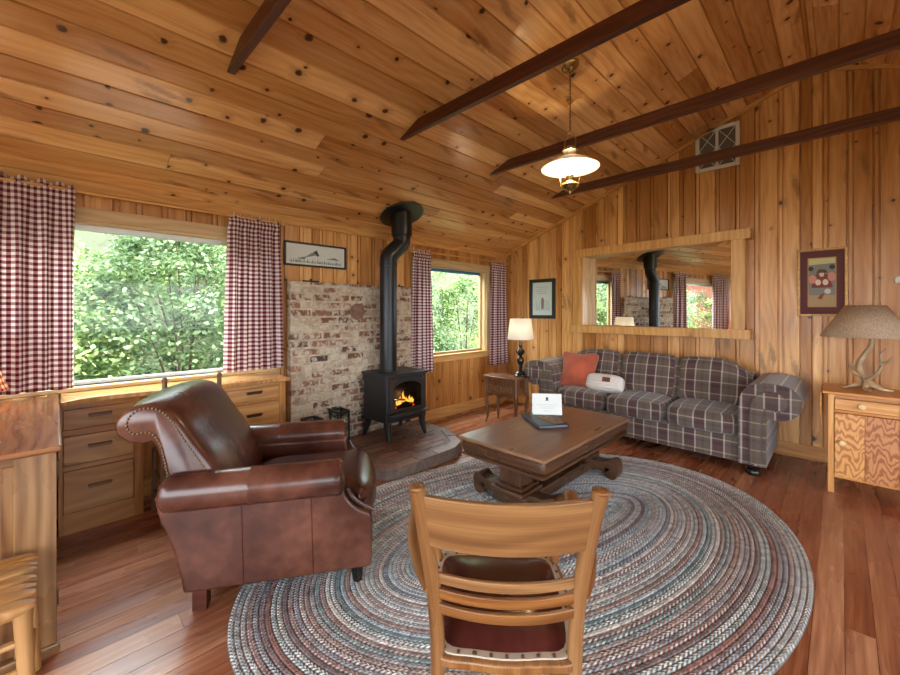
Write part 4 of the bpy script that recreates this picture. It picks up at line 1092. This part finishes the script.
mb = MB(); mb.box(-.14, .14, -hd+.12, hd-.12, .03, .115, 'y'); obj('base_board', mb, M['walnut'], t, bevel=.012, seg=3)

# tray with card on the table
A = Vector((1.737, -2.088)); B = Vector((2.095, -2.337)); C_ = Vector((2.243, -2.089))
ang = math.atan2((B-A).y, (B-A).x)
t = thing('black_binder', 'black binder lying on the coffee table below the white card', 'binder', (2.0, -2.17, CZ), ang)
L1 = .40; L2 = .25
mb = MB(); mb.box(-L1/2, L1/2, -L2/2, L2/2, 0, .006); mb.box(-L1/2, L1/2, -L2/2, L2/2, .024, .03); mb.box(-L1/2, -L1/2+.006, -L2/2, L2/2, .0, .03); obj('cover', mb, M['black'], t, bevel=.003)
mb = MB(); mb.box(-L1/2+.008, L1/2-.01, -L2/2+.008, L2/2-.008, .006, .024); obj('pages', mb, plain('grey_pages', (96, 106, 116), .6), t)
t = thing('leaflet', 'tan patterned leaflet lying on the black binder', 'leaflet', (2.06, -2.17, CZ+.03), ang+.25)
mb = MB(); mb.box(-.11, .11, -.05, .05, 0, .004); obj('sheet', mb, flat((150, 118, 92)), t)
mb = MB()
for k in range(14):
    a = -.1+.0148*k; b = rp.uniform(-.04, .02); mb.box(a, a+.009, b, b+.02, .004, .0046)
obj('printed_pattern', mb, flat((84, 62, 54)), t)
# tent card facing the camera, standing on the binder
t = thing('welcome_card', 'white folded card with small emblem standing on the black binder', 'card', (1.965, -2.055, CZ+.0305), math.radians(40))
tl = Matrix.Rotation(math.radians(-10), 4, 'X')
mb = MB(); mb.box(-.125, .125, -.0012, .0012, 0, .178, X=tl); mb.box(-.125, .125, -.0012, .0012, 0, .178, X=Matrix.Translation((0, .062, 0)) @ Matrix.Rotation(math.radians(10), 4, 'X')); obj('card_sheet', mb, M['paper'], t)
mb = MB(); mb.shape(prism(circ(0, .135, .011, .015), -.0022, -.0014, lambda a, b, c: (a, c, b)), X=tl); mb.box(-.016, .016, -.0022, -.0014, .118, .121, X=tl); obj('emblem', mb, M['inkdk'], t)
mb = MB()
for k, (w_, z_) in enumerate(((.09, .085), (.075, .07), (.05, .055), (.03, .03))): mb.box(-w_, w_*(.9 if k % 2 else 1), -.0020, -.0014, z_, z_+.002, X=tl)
obj('text_lines', mb, flat((176, 182, 176)), t)

# ------------------------------------------------------------------ leather armchair (local x forward, y left)
t = thing('leather_armchair', 'brown leather rolled arm club chair with nailhead trim, on the rug by the stove', 'armchair', (1.50, -4.095, .0), math.atan2(.836, .549)+.03)
t.scale = (1.04, 1.03, 1.0)
AW = .375
def xz(ol, n=3): return [(p_[0], p_[1]) for p_ in spline([Vector(v) for v in ol], n)]
mb = MB(); mb.box(-.36, .385, -.30, .30, .11, .36, 'x'); obj('seat_base', mb, M['leather'], t, bevel=.02, seg=3)
for s_ in (-1, 1):
    ol = [(-.385, .105), (-.40, .2), (-.43, .33), (-.475, .45), (-.50, .56)]
    back = xz(ol); front = xz([(.30, .56), (.305, .50), (.325, .455), (.37, .41), (.425, .375), (.435, .30), (.43, .105)])
    outl = back+front
    mb = MB(); y0, y1 = s_*(AW-.10), s_*(AW+.012)
    mb.shape(prism(outl, y0, y1, lambda a, b, c: (a, c, b))); pnl = obj('side_panel', mb, M['leather'], t, bevel=.018, seg=3)
    for xs in (-.14, .16):   # seams
        mb = MB(); mb.shape(tube([(xs, s_*(AW+.013), .12), (xs-.01, s_*(AW+.013), .5)], .0022, 6)); obj('seam', mb, M['oxblood'], pnl)
    mb = MB(); pr = [(.001, -.47), (.06, -.468), (.082, -.45), (.086, -.42), (.086, -.12), (.0875, -.115), (.0875, -.105), (.086, -.10), (.086, .255), (.088, .272), (.083, .288), (.06, .296), (.03, .290), (.001, .290)]
    mb.shape(lathe(pr, 36, T(0, s_*(AW-.005), .572, 0, 0, PI/2))); 
    obj('arm_roll', mb, M['leather'], t, smooth=True, angle=60)
    fr_ = xz([(.315, .505), (.335, .462), (.378, .42), (.438, .382)], 6)
    obj('nail_trim', nails([(a+.002, s_*(AW+.002), b) for a, b in fr_]+[], .014, .006), M['nail'], t, smooth=True)
    # welt
    mb = MB(); mb.shape(tube([(a+.004, s_*(AW-.014), b+.002) for a, b in fr_], .009, 8)); obj('welt', mb, M['oxblood'], t, smooth=True)
    mb = MB(); mb.shape(tube([(.365, s_*(AW-.045), .012), (.36, s_*(AW-.045), .12)], [.022, .034], 4)); obj('leg', mb, M['blackgloss'], t)
    mb = MB(); mb.box(-.36, -.30, s_*(AW-.05)-.03, s_*(AW-.05)+.03, 0, .11); obj('leg', mb, M['beam'], t, bevel=.004)
# back with scroll top
bo = [(-.20, .30), (-.215, .50), (-.29, .68), (-.365, .80), (-.415, .885), (-.465, .945), (-.535, .972), (-.612, .955), (-.66, .905), (-.66, .845), (-.615, .805), (-.565, .795), (-.525, .80), (-.505, .76), (-.475, .64), (-.44, .50), (-.41, .35), (-.39, .2)]
bs = xz(bo, 4)
BW = .345
mb = MB()
n = len(bs); steps = 10; vs = []; fs = []
ys = [-BW, -BW+.012, -BW+.035, -BW*.7, -BW*.4, 0, BW*.4, BW*.7, BW-.035, BW-.012, BW]
cxm = sum(p_[0] for p_ in bs)/n; czm = sum(p_[1] for p_ in bs)/n
for yy in ys:
    e = abs(yy)/BW; k = 0.0 if e < .9 else (.004 if e < .97 else .016)
    crown = .028*(1-e*e)
    for i in range(n):
        a, b = bs[i]; A_, B_ = bs[i-1], bs[(i+1) % n]
        tx, tz = B_[0]-A_[0], B_[1]-A_[1]; l = math.hypot(tx, tz) or 1
        nx, nz = tz/l, -tx/l      # outward for this winding on the inner face
        sgn = -1 if (nx*(a-cxm)+nz*(b-czm)) < 0 and False else 1
        f_ = crown if i < n*.42 else crown*.25
        vs.append((a+nx*(f_-k)*1.0, yy, b+nz*(f_-k)*1.0))
for j in range(len(ys)-1):
    for i in range(n): fs.append((j*n+i, j*n+(i+1) % n, (j+1)*n+(i+1) % n, (j+1)*n+i))
fs.append(tuple(range(n))); fs.append(tuple(range((len(ys)-1)*n, len(ys)*n)))
mb.add(vs, fs, grain='y'); obj('back', mb, M['leather'], t, smooth=True, angle=50)
for s_ in (-1, 1):
    inner_ = xz([(-.26, .56), (-.335, .70), (-.405, .82), (-.45, .905), (-.50, .95), (-.56, .955), (-.605, .925), (-.615, .875), (-.585, .842), (-.548, .848), (-.515, .835), (-.485, .78), (-.46, .66), (-.44, .57)], 5)
    obj('nail_trim', nails([(a, s_*(BW+.001), b) for a, b in inner_], .016, .006), M['nail'], t, smooth=True)
def tw(x, y, z):
    k = max(0, min(1, (x-.16)/.09)); k = k*k*(3-2*k)
    return (x, y*(1+.30*k), z-(.03*max(0, (x-.25)/.15)))
mb = MB(); mb.shape(cushion(.325, .285, .095, 16, 4.5, (.02, 0, .018), 'x', warp=tw), X=Matrix.Translation((.125, 0, .40))); sc_ = obj('seat_cushion', mb, M['leather'], t, smooth=True)
mb = MB(); pts = []
for k in range(25):
    yy = -.365+.73*k/24; pts.append((.43-.05*(abs(yy)/.37)**4, yy, .44-.02*(abs(yy)/.37)**3))
mb.shape(tube(pts, .005, 8)); obj('cushion_piping', mb, M['oxblood'], sc_, smooth=True)

# ------------------------------------------------------------------ wooden armchair in the foreground
fa = math.atan2(.7095, -.7046)-math.radians(3.0)
t = thing('wooden_armchair', 'oak armchair with curved slat back and dark red leather seat, nearest the camera', 'chair', (2.963, -4.02, RZ+.001), fa)
t.scale = (.96, .955, .977)
zz0 = -RZ
def rsq(pts, w_, d_): 
    return tube(pts, [w_]*len(pts), 8)
for s_ in (-1, 1):
    mb = MB(); sp = spline([(-.30, s_*.205, 0), (-.25, s_*.198, .22), (-.225, s_*.196, .44), (-.225, s_*.208, .62), (-.255, s_*.232, .82), (-.285, s_*.25, .945)], 5)
    n = len(sp); mb.shape(tube(sp, [.0205+.003*(i/n) for i in range(n)], 12)); mb.shape(ball(.0235, 12, 6, Matrix.Translation((-.286, s_*.2505, .945)), .5)); obj('back_post', mb, M['oak'], t, smooth=True, angle=60)
    mb = MB(); mb.shape(tube([(.22, s_*.225, 0), (.20, s_*.215, .43)], [.017, .024], 12)); obj('front_leg', mb, M['oak'], t, smooth=True)
    mb = MB(); ar = spline([(-.235, s_*.215, .635), (-.15, s_*.25, .645), (-.02, s_*.285, .655), (.14, s_*.30, .66), (.28, s_*.315, .665), (.34, s_*.325, .66), (.35, s_*.328, .645)], 5)
    n = len(ar); mb.shape(tube(ar, [.020+.014*math.sin(PI*min(1, i/n*1.1)) for i in range(n)], 12, flatten=.5)); obj('arm', mb, M['oak'], t, smooth=True)
    mb = MB(); mb.shape(tube(spline([(.20, s_*.222, .44), (.205, s_*.25, .54), (.20, s_*.29, .60), (.21, s_*.305, .65)], 5), .017, 10)); obj('arm_support', mb, M['oak'], t, smooth=True)
    mb = MB(); mb.shape(tube([(-.262, s_*.2, .18), (.212, s_*.222, .16)], .011, 10)); obj('stretcher', mb, M['oak'], t, smooth=True)
mb = MB(); mb.shape(tube([(.213, -.222, .25), (.213, .222, .25)], .011, 10)); obj('stretcher', mb, M['oak'], t, smooth=True)
mb = MB(); mb.shape(tube([(-.26, -.2, .24), (-.26, .2, .24)], .011, 10)); obj('stretcher', mb, M['oak'], t, smooth=True)
def bent(xe, hy, z0, z1, bow, th_, lean=0., arch=0., n=20):
    vs = []; fs = []; uv = []; off = (R.random()*9, R.random()*9)
    for k in range(n+1):
        u = -1+2*k/n; yy = hy*u; x_ = xe-bow*(1-u*u)
        for dx, z in ((-th_/2, z0), (th_/2, z0), (th_/2, z1), (-th_/2, z1)):
            zz = z-(arch*(1-u*u) if z == z1 or True else 0)
            vs.append((x_+dx-lean*(z-z0), yy*(1+.0*(z-z0)), zz))
    for k in range(n):
        for a in range(4):
            b = (a+1) % 4; fs.append((4*k+a, 4*k+b, 4*k+4+b, 4*k+4+a))
            u0, u1 = hy*2*k/n, hy*2*(k+1)/n; va = [z0, z0+.02, z1, z1+.02][a]; vb = [z0, z0+.02, z1, z1+.02][b] if a < 3 else z0
            uv.append([(u0, va), (u0, vb), (u1, vb), (u1, va)])
    fs += [(0, 1, 2, 3), (4*n, 4*n+1, 4*n+2, 4*n+3)]; uv += [[(0, 0), (.02, 0), (.02, .1), (0, .1)]]*2
    return vs, fs, uv
# flared top rail (wider at top)
def flare(sh, z0, k):
    return ([(v[0], v[1]*(1+k*(v[2]-z0)), v[2]) for v in sh[0]], sh[1], sh[2])
mb = MB(); mb.shape(flare(bent(-.252, .226, .775, .925, .045, .02, .18), .775, .45)); obj('top_rail', mb, M['oak'], t, smooth=True, bevel=.004, seg=2, angle=50)
for z in (.655, .612, .570):
    mb = MB(); mb.shape(bent(-.226, .205, z, z+.030, .04, .013, .1)); obj('back_slat', mb, M['oak'], t, smooth=True, bevel=.003, seg=2, angle=50)
so = [(-.256, .1), (-.235, .2), (-.1, .232), (.1, .245), (.21, .235), (.245, .18), (.25, 0), (.245, -.18), (.21, -.235), (.1, -.245), (-.1, -.232), (-.235, -.2), (-.256, -.1), (-.264, 0)]
sp = [(p_[0], p_[1]) for p_ in spline([Vector(v) for v in so], 4, True)]
mb = MB(); mb.shape(prism(sp, .425, .455, lambda a, b, c: (a, b, c))); obj('seat', mb, M['oak'], t, smooth=True, bevel=.008, seg=3)
sp2 = [(a*.90+.004, b*.88) for a, b in sp]; spc = [(a*.955+.004, b*.94) for a, b in sp]
mb = MB(); mb.shape(prism(spc, .4555, .460, lambda a, b, c: (a, b, c))); obj('seat_gimp', mb, plain('pale_gimp', (186, 170, 150), .8), t)
# domed pad
vs = []; fs = []; uv = []; rings = 9; n = len(sp2)
for j in range(rings+1):
    r_ = 1-j/rings; z = .4585+.034*(1-r_**3)
    if j == 0: z = .457
    for a, b in sp2: vs.append((.012+(a-.012)*max(r_, .02), b*max(r_, .02), z))
for j in range(rings):
    for i in range(n): fs.append((j*n+i, j*n+(i+1) % n, (j+1)*n+(i+1) % n, (j+1)*n+i))
fs.append(tuple(rings*n+i for i in range(n)))
mb = MB(); mb.add(vs, fs, grain='x'); obj('seat_pad', mb, M['oxblood'], t, smooth=True)
obj('nail_trim', nails([((a*.928+.004), b*.912, .461) for a, b in sp]+[(sp[0][0]*.928+.004, sp[0][1]*.912, .461)], .045, .006), M['darknail'], t, smooth=True)

# ------------------------------------------------------------------ built-in counter and cabinets along the left wall
KZ = .85
front = [(.42, -5.03), (.36, -4.95), (.335, -4.84), (.345, -4.7), (.37, -4.55), (.40, -4.35), (.425, -4.2), (.455, -3.95), (.48, -3.66)]
fp = [(p_[0], p_[1]) for p_ in spline([Vector(v) for v in front], 4)]
mb = MB(); mb.shape(prism([(.024, -5.03)]+fp+[(.024, -3.66)], KZ-.032, KZ, lambda a, b, c: (a, b, c)), tone=.6)
for i in range(len(mb.UV)): mb.UV[i] = [(q_[1], q_[0]) for q_ in mb.UV[i]] if i >= len(mb.UV)-2 else mb.UV[i]
ct = tag(obj('countertop', mb, M['counter'], bevel=.006, seg=3), 'curved varnished wooden countertop under the large left window', 'countertop')
def cabinet(y0, y1, xf, mat, lab, drawers, loc_lab, pull, stile_r=.06, stile_l=.03, toe=.0):
    t = thing('drawer_cabinet', lab, 'cabinet', (xf/2+.01, (y0+y1)/2, 0)); ym = (y0+y1)/2; xm = xf/2+.01
    X0 = .024-xm; X1 = xf-xm; a0, a1 = y0-ym, y1-ym
    top = KZ-.033
    mb = MB(); mb.box(X0, X1-.022, a0, a1, 0, top, 'z'); obj('carcass', mb, mat, t)
    mb = MB(); mb.box(X1-.022, X1, a0, a0+stile_l, .0, top, 'z'); mb.box(X1-.022, X1, a1-stile_r, a1, 0, top, 'z')
    zs = [d_[0] for d_ in drawers]+[d_[1] for d_ in drawers]
    rails = [(0, drawers[-1][0])]+[(drawers[i+1][1], drawers[i][0]) for i in range(len(drawers)-1)]+[(drawers[0][1], top)]
    for r0, r1 in rails:
        if r1-r0 > .004: mb.box(X1-.022, X1-.001, a0+stile_l, a1-stile_r, r0, r1, 'y')
    obj('face_frame', mb, mat, t, bevel=.0015)
    for z0, z1 in drawers:
        mb = MB(); mb.box(X1-.02, X1+.004, a0+stile_l+.003, a1-stile_r-.003, z0+.003, z1-.003, 'y'); d_ = obj('drawer', mb, mat, t, bevel=.003)
        yc = (a0+stile_l+a1-stile_r)/2; zc_ = (z0+z1)/2+.01; l = .055
        mb = MB(); mb.box(X1+.004, X1+.018, yc-l, yc+l, zc_-.008, zc_+.010, 'y'); mb.box(X1+.004, X1+.03, yc-l-.004, yc+l+.004, zc_+.004, zc_+.016, 'y'); obj('drawer_pull', mb, pull, d_, bevel=.003)
cabinet(-5.04, -4.62, .325, M['dresser_dk'], 'brown built-in drawer cabinet under the counter beside the desk', [(.655, .785), (.43, .615), (.13, .40)], '', M['bronze'], .05, .02)
cabinet(-4.16, -3.68, .43, M['dresser'], 'golden pine built-in drawer cabinet under the counter beside the bricks', [(.685, .79), (.45, .665), (.13, .43)], '', M['pull_dk'], .05, .03)

# peninsula desk at far left
t = thing('desk', 'oak desk with glossy overhanging top and recessed panels at the far left', 'desk', (.76, -5.45, 0))
ym, xm = -5.45, .76
mb = MB(); mb.box(.024-xm, 1.475-xm, -6.1-ym, -5.035-ym, KZ-.028, KZ, 'x'); obj('desk_top', mb, M['desktop'], t, bevel=.008, seg=3)
mb = MB(); mb.box(.03-xm, 1.44-xm, -6.05-ym, -5.06-ym, .0, KZ-.029, 'x'); mb.box(1.44-xm, 1.462-xm, -5.17-ym, -5.05-ym, 0, KZ-.029, 'z'); obj('desk_body', mb, M['desk'], t, bevel=.003)
mb = MB(); y = -6.05
while y < -5.2:
    mb.box(1.44-xm, 1.449-xm, y-ym+.004, y+.055-ym, .04, KZ-.06, 'z'); y += .06
obj('grooved_panel', mb, M['desk'], t, bevel=.004)
mb = MB(); mb.box(1.44-xm, 1.476-xm, -6.05-ym, -5.04-ym, 0, .035, 'y'); obj('base_molding', mb, M['desk'], t, bevel=.006)
for zz in (.18, .72):
    mb = MB(); mb.box(1.42-xm, 1.446-xm, -5.051-ym, -5.044-ym, zz, zz+.06); obj('hinge', mb, M['pull_dk'], t)

# stool
t = thing('wooden_stool', 'pale wooden stool with ridged seat in front of the desk, bottom left corner', 'stool', (1.71, -5.30, 0), PI/2)
mb = MB()
for k in range(7):
    a = -.20+.4*k/6
    mb.shape(cushion(.20, .034, .018, 6, 4., (0, 0, .006), 'x'), X=Matrix.Translation((0, a*.86, .445+.004*math.sin(k*2.1))))
obj('seat', mb, M['stoolw'], t, smooth=True)
for sx in (-1, 1):
    for sy in (-1, 1):
        mb = MB(); mb.shape(tube([(sx*.19, sy*.185, 0), (sx*.168, sy*.165, .44)], [.018, .022], 12)); obj('leg', mb, M['stoolw'], t, smooth=True)
for z in (.14, .24, .33):
    for s_ in (-1, 1):
        k = .19-.022*z/.44
        mb = MB(); mb.shape(tube([(-k, s_*k*.97, z), (k, s_*k*.97, z)], .010, 8)); obj('rung', mb, M['stoolw'], t, smooth=True)
        mb = MB(); mb.shape(tube([(s_*k, -k*.97, z+.03), (s_*k, k*.97, z+.03)], .010, 8)); obj('rung', mb, M['stoolw'], t, smooth=True)

# ladder-back chair tucked into the kneehole
t = thing('ladder_back_chair', 'dark ladder back chair tucked under the counter behind the leather armchair', 'chair', (.47, -4.395, 0), PI)
for s_ in (-1, 1):
    mb = MB(); mb.shape(tube([(-.17, s_*.165, 0), (-.155, s_*.16, .45), (-.185, s_*.158, .95)], [.017, .019, .015], 12)); mb.shape(ball(.017, 10, 6, Matrix.Translation((-.186, s_*.158, .955)), 1.2)); obj('back_post', mb, M['ladderw'], t, smooth=True)
    mb = MB(); mb.shape(tube([(.16, s_*.165, 0), (.15, s_*.16, .44)], [.016, .018], 12)); obj('front_leg', mb, M['ladderw'], t, smooth=True)
    for z in (.14, .28):
        mb = MB(); mb.shape(tube([(-.165, s_*.163, z), (.157, s_*.163, z)], .009, 8)); obj('rung', mb, M['ladderw'], t, smooth=True)
for z in (.12, .25):
    mb = MB(); mb.shape(tube([(-.163, -.162, z), (-.163, .162, z)], .009, 8)); obj('rung', mb, M['ladderw'], t, smooth=True)
for z in (.55, .68, .81):
    sh = bent(-.165-.02*(z-.45)/.5, .158, z, z+.06, .02, .010, .05)
    sh = ([(v[0], v[1], v[2]+.022*(1-(v[1]/.158)**2)*(1 if v[2] > z+.03 else 0)) for v in sh[0]], sh[1], sh[2])
    mb = MB(); mb.shape(sh); obj('back_slat', mb, M['ladderw'], t, smooth=True, angle=50)
mb = MB(); mb.box(-.165, .165, -.165, .165, .43, .455, 'y'); obj('seat', mb, M['stoolw'], t, bevel=.008, seg=3)

# gingham shade lamp, cut by the left edge
t = thing('gingham_lamp', 'lamp with lit red gingham shade on the desk at the left edge', 'lamp', (.37, -5.46, KZ))
mb = MB(); mb.shape(lathe([(.001, 0), (.07, 0), (.07, .015), (.03, .03), (.045, .07), (.05, .10), (.02, .14), (.012, .2), (.01, .3)], 24)); obj('lamp_base', mb, M['brass'], t, smooth=True)
mb = MB(); mb.shape(lathe([(.22, .108), (.2, .16), (.155, .34), (.14, .44)], 40, cap=False)); obj('lamp_shade', mb, M['gingham_lit'], t, smooth=True, solid=.003)
mb = MB(); mb.shape(ball(.03, 12, 8, Matrix.Translation((0, 0, .28)))); obj('bulb', mb, M['bulb'], t, smooth=True)
mb = MB(); mb.shape(tube([(-.14, 0, .435), (.14, 0, .435)], .002, 6)); mb.shape(tube([(0, 0, .3), (0, 0, .437)], .003, 6)); obj('harp', mb, M['brass'], t)

# ------------------------------------------------------------------ outdoors
mb = MB(); rg = random.Random(3); gx = [-.15-.7*i for i in range(30)]; gy = [-34+1.1*i for i in range(62)]
H_ = {}
for i, x_ in enumerate(gx):
    for j, y_ in enumerate(gy):
        H_[i, j] = -.25+max(0, (-x_-2.6))*.68+rg.uniform(-.08, .08)
vs = [(x_, y_, H_[i, j]) for i, x_ in enumerate(gx) for j, y_ in enumerate(gy)]; nj = len(gy)
fs = [(i*nj+j, i*nj+j+1, (i+1)*nj+j+1, (i+1)*nj+j) for i in range(len(gx)-1) for j in range(nj-1)]
mb.add(vs, fs, grain='x'); struct(obj('hillside', mb, M['ground'], smooth=True, recalc=False, angle=180))
mb = MB(); mb.box(-.15, 40, -34, 30, -.5, -.28); struct(obj('ground', mb, M['ground']))  # out-of-view plane, added to block background light from below
def gz(x_): return -.25+max(0, (-x_-2.6))*.68
def bush(x_, y_, rx, ry, h, n, mat, lab, seed, leaf=.05, lo=.05):
    r = random.Random(seed); t = thing('leafy_shrub', lab, 'shrub', (x_, y_, gz(x_)-.05), 0, 'shrubs outside the windows')
    mb = MB()
    for k in range(6):
        a = r.random()*2*PI; q_ = r.uniform(.2, .75)
        mb.shape(tube(spline([(r.uniform(-.1, .1), r.uniform(-.1, .1), 0), (rx*q_*.4*math.cos(a), ry*q_*.4*math.sin(a), h*.4), (rx*q_*math.cos(a), ry*q_*math.sin(a), h*r.uniform(.7, .92))], 4), [.014, .013, .012, .011, .010, .009, .008, .006, .004], 6))
    obj('stems', mb, M['bark'], t, smooth=True)
    mb = MB(); V = []; F = []; TT = []
    nc = max(20, n//70)
    for c_ in range(nc):
        a = r.random()*2*PI; zf = r.uniform(lo, 1.); prof_ = math.sqrt(max(.05, 1-max(0, (zf-.35)/.65)**2.2))
        q_ = math.sqrt(r.uniform(.25, 1.))*prof_
        cx, cy, cz = rx*q_*math.cos(a), ry*q_*math.sin(a), h*zf
        ct_ = r.gauss(.48, .2); cr = r.uniform(.14, .32)
        nl = int(n/nc)
        for l in range(nl):
            d_ = Vector((r.gauss(0, 1), r.gauss(0, 1), r.gauss(0, .8))).normalized()*cr*r.random()**.5
            p_ = Vector((cx, cy, cz))+d_
            if p_.z < .05: continue
            nrm = (Vector((d_.x*2, d_.y*2, abs(d_.z)+.35))+Vector((r.gauss(0, .35), r.gauss(0, .35), r.gauss(0, .35)))*.6).normalized()
            ax = nrm.orthogonal().normalized(); ax.rotate(Matrix.Rotation(r.random()*6.28, 3, nrm)); bx_ = nrm.cross(ax)
            s_ = leaf*r.uniform(.6, 1.25); w_ = s_*.36
            b = len(V)
            V += [p_-ax*s_*.5, p_+bx_*w_-nrm*.004, p_+ax*s_*.5-nrm*s_*.15, p_-bx_*w_-nrm*.004]
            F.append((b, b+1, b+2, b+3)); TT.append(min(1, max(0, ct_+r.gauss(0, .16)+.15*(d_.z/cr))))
    mb.V = V; mb.F = F; mb.T = TT; mb.UV = [[(0, 0), (1, 0), (1, 1), (0, 1)]]*len(F)
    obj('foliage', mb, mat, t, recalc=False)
bush(-1.75, -5.6, 1.0, 1.1, 2.6, 17000, M['leaf_a'], 'bright leafy shrub outside the left part of the large window', 1, .06)
bush(-2.0, -3.9, 1.0, 1.15, 2.75, 19000, M['leaf_b'], 'grey green leafy shrub filling the middle of the large window', 2, .06)
bush(-1.7, -2.5, .9, 1.0, 2.5, 15000, M['leaf_a'], 'light green shrub showing beside the right curtain of the large window', 3, .06)
bush(-2.0, -.6, .95, 1.0, 2.5, 17000, M['leaf_b'], 'dense darker shrub filling the lower half of the small corner window', 4, .06)
bush(-1.9, 1.1, 1.0, 1.1, 2.35, 15000, M['leaf_a'], 'yellow green shrub at the right side of the small corner window', 5, .06)
bush(-4.2, .6, 1.4, 1.6, 2.6, 10000, M['leaf_a'], 'paler shrub higher up the slope behind the small corner window', 6, .08)
bush(-4.6, -3.2, 1.3, 2.0, 2.0, 12000, M['leaf_a'], 'taller shrub up the slope behind the large window', 7, .08)
bush(-2.3, -8.2, 1.2, 1.4, 2.2, 8000, M['leaf_a'], 'low shrub seen only in the mirror below the neighbouring roof', 8, .08)
bush(-6.5, -.5, 1.6, 3.0, 3.0, 7000, M['leaf_b'], 'tall dark shrub at the top of the slope', 9, .1)
# neighbouring cabin, reflected in the mirror
t = thing('neighbouring_cabin', 'red walled cabin with pale roof edge reflected in the mirror', 'cabin', (-4.2, -12.6, .3))
mb = MB(); mb.box(-2.2, 2.2, -2, 2, 0, 2.5, 'x'); obj('wall', mb, M['redwall'], t)
mb = MB(); mb.shape(prism([(-2.5, 2.45), (0, 3.5), (2.5, 2.45), (2.5, 2.6), (0, 3.66), (-2.5, 2.6)], -2.4, 2.4, lambda a, b, c: (a, c, b))); obj('roof', mb, M['shingle'], t)
mb = MB(); mb.shape(prism([(-2.5, 2.42), (0, 3.47), (2.5, 2.42), (2.5, 2.62), (0, 3.68), (-2.5, 2.62)], 2.4, 2.44, lambda a, b, c: (a, c, b))); obj('fascia', mb, M['palefascia'], t)

# ------------------------------------------------------------------ light
wd = bpy.data.worlds.new('World'); bpy.context.scene.world = wd; wd.use_nodes = True
bg = wd.node_tree.nodes['Background']; bg.inputs[0].default_value = (.86, .93, 1., 1); bg.inputs[1].default_value = 4.5
def light(name, typ, loc, energy, col, **kw):
    l = bpy.data.lights.new(name, typ); l.energy = energy; l.color = col
    for k, v in kw.items(): setattr(l, k, v)
    o = bpy.data.objects.new(name, l); COL.objects.link(o); o.location = loc; return o
s_ = light('sun', 'SUN', (0, 6, 9), 3.8, (1., .95, .86), angle=math.radians(2)); s_.rotation_euler = Vector((-.34, -.40, -.85)).to_track_quat('-Z', 'Y').to_euler()
light('pendant_bulb', 'POINT', (PX, PY, 2.445), 38, (1., .78, .5), shadow_soft_size=.03)
light('table_lamp_bulb', 'POINT', (.955, -.995, 1.20), 2.5, (1., .8, .55), shadow_soft_size=.04)
light('gingham_lamp_bulb', 'POINT', (.37, -5.46, KZ+.30), 2.5, (1., .75, .45), shadow_soft_size=.04)
light('fire_glow', 'POINT', (SX+.13, SY, HZ+.44), 1.2, (1., .5, .18), shadow_soft_size=.04)

for nm, y_, sz, en in (('fill_lamp_large_window', -4.65, 2.0, 110), ('fill_lamp_small_window', -1.2, 1.4, 60)):  # added area lamps outside above the window heads, standing in for skylight
    o_ = light(nm, 'AREA', (-.6, y_, 2.85), en, (.88, .94, 1.), shape='RECTANGLE', size=sz, size_y=.9); o_.rotation_euler = Vector((1, 0, -.85)).to_track_quat('-Z', 'Y').to_euler()
# ------------------------------------------------------------------ camera
cd = bpy.data.cameras.new('Camera'); cam = bpy.data.objects.new('Camera', cd); COL.objects.link(cam)
cam.location = (3.762, -5.058, 1.4); cam.rotation_euler = (PI/2, 0, .782)
cd.sensor_width = 36; cd.sensor_fit = 'HORIZONTAL'; cd.lens = 393.285/900*36; cd.shift_y = -(337.5-311.75)/900; cd.clip_start = .05
sc = bpy.context.scene; sc.camera = cam
sc.view_settings.view_transform = 'Standard'; sc.view_settings.look = 'None'; sc.view_settings.gamma = 1; sc.view_settings.use_curve_mapping = False
sc.view_settings.exposure = 1.16
try:
    sc.cycles.use_denoising = True; sc.cycles.max_bounces = 10; sc.cycles.transparent_max_bounces = 12; sc.cycles.sample_clamp_indirect = 6
except Exception: pass
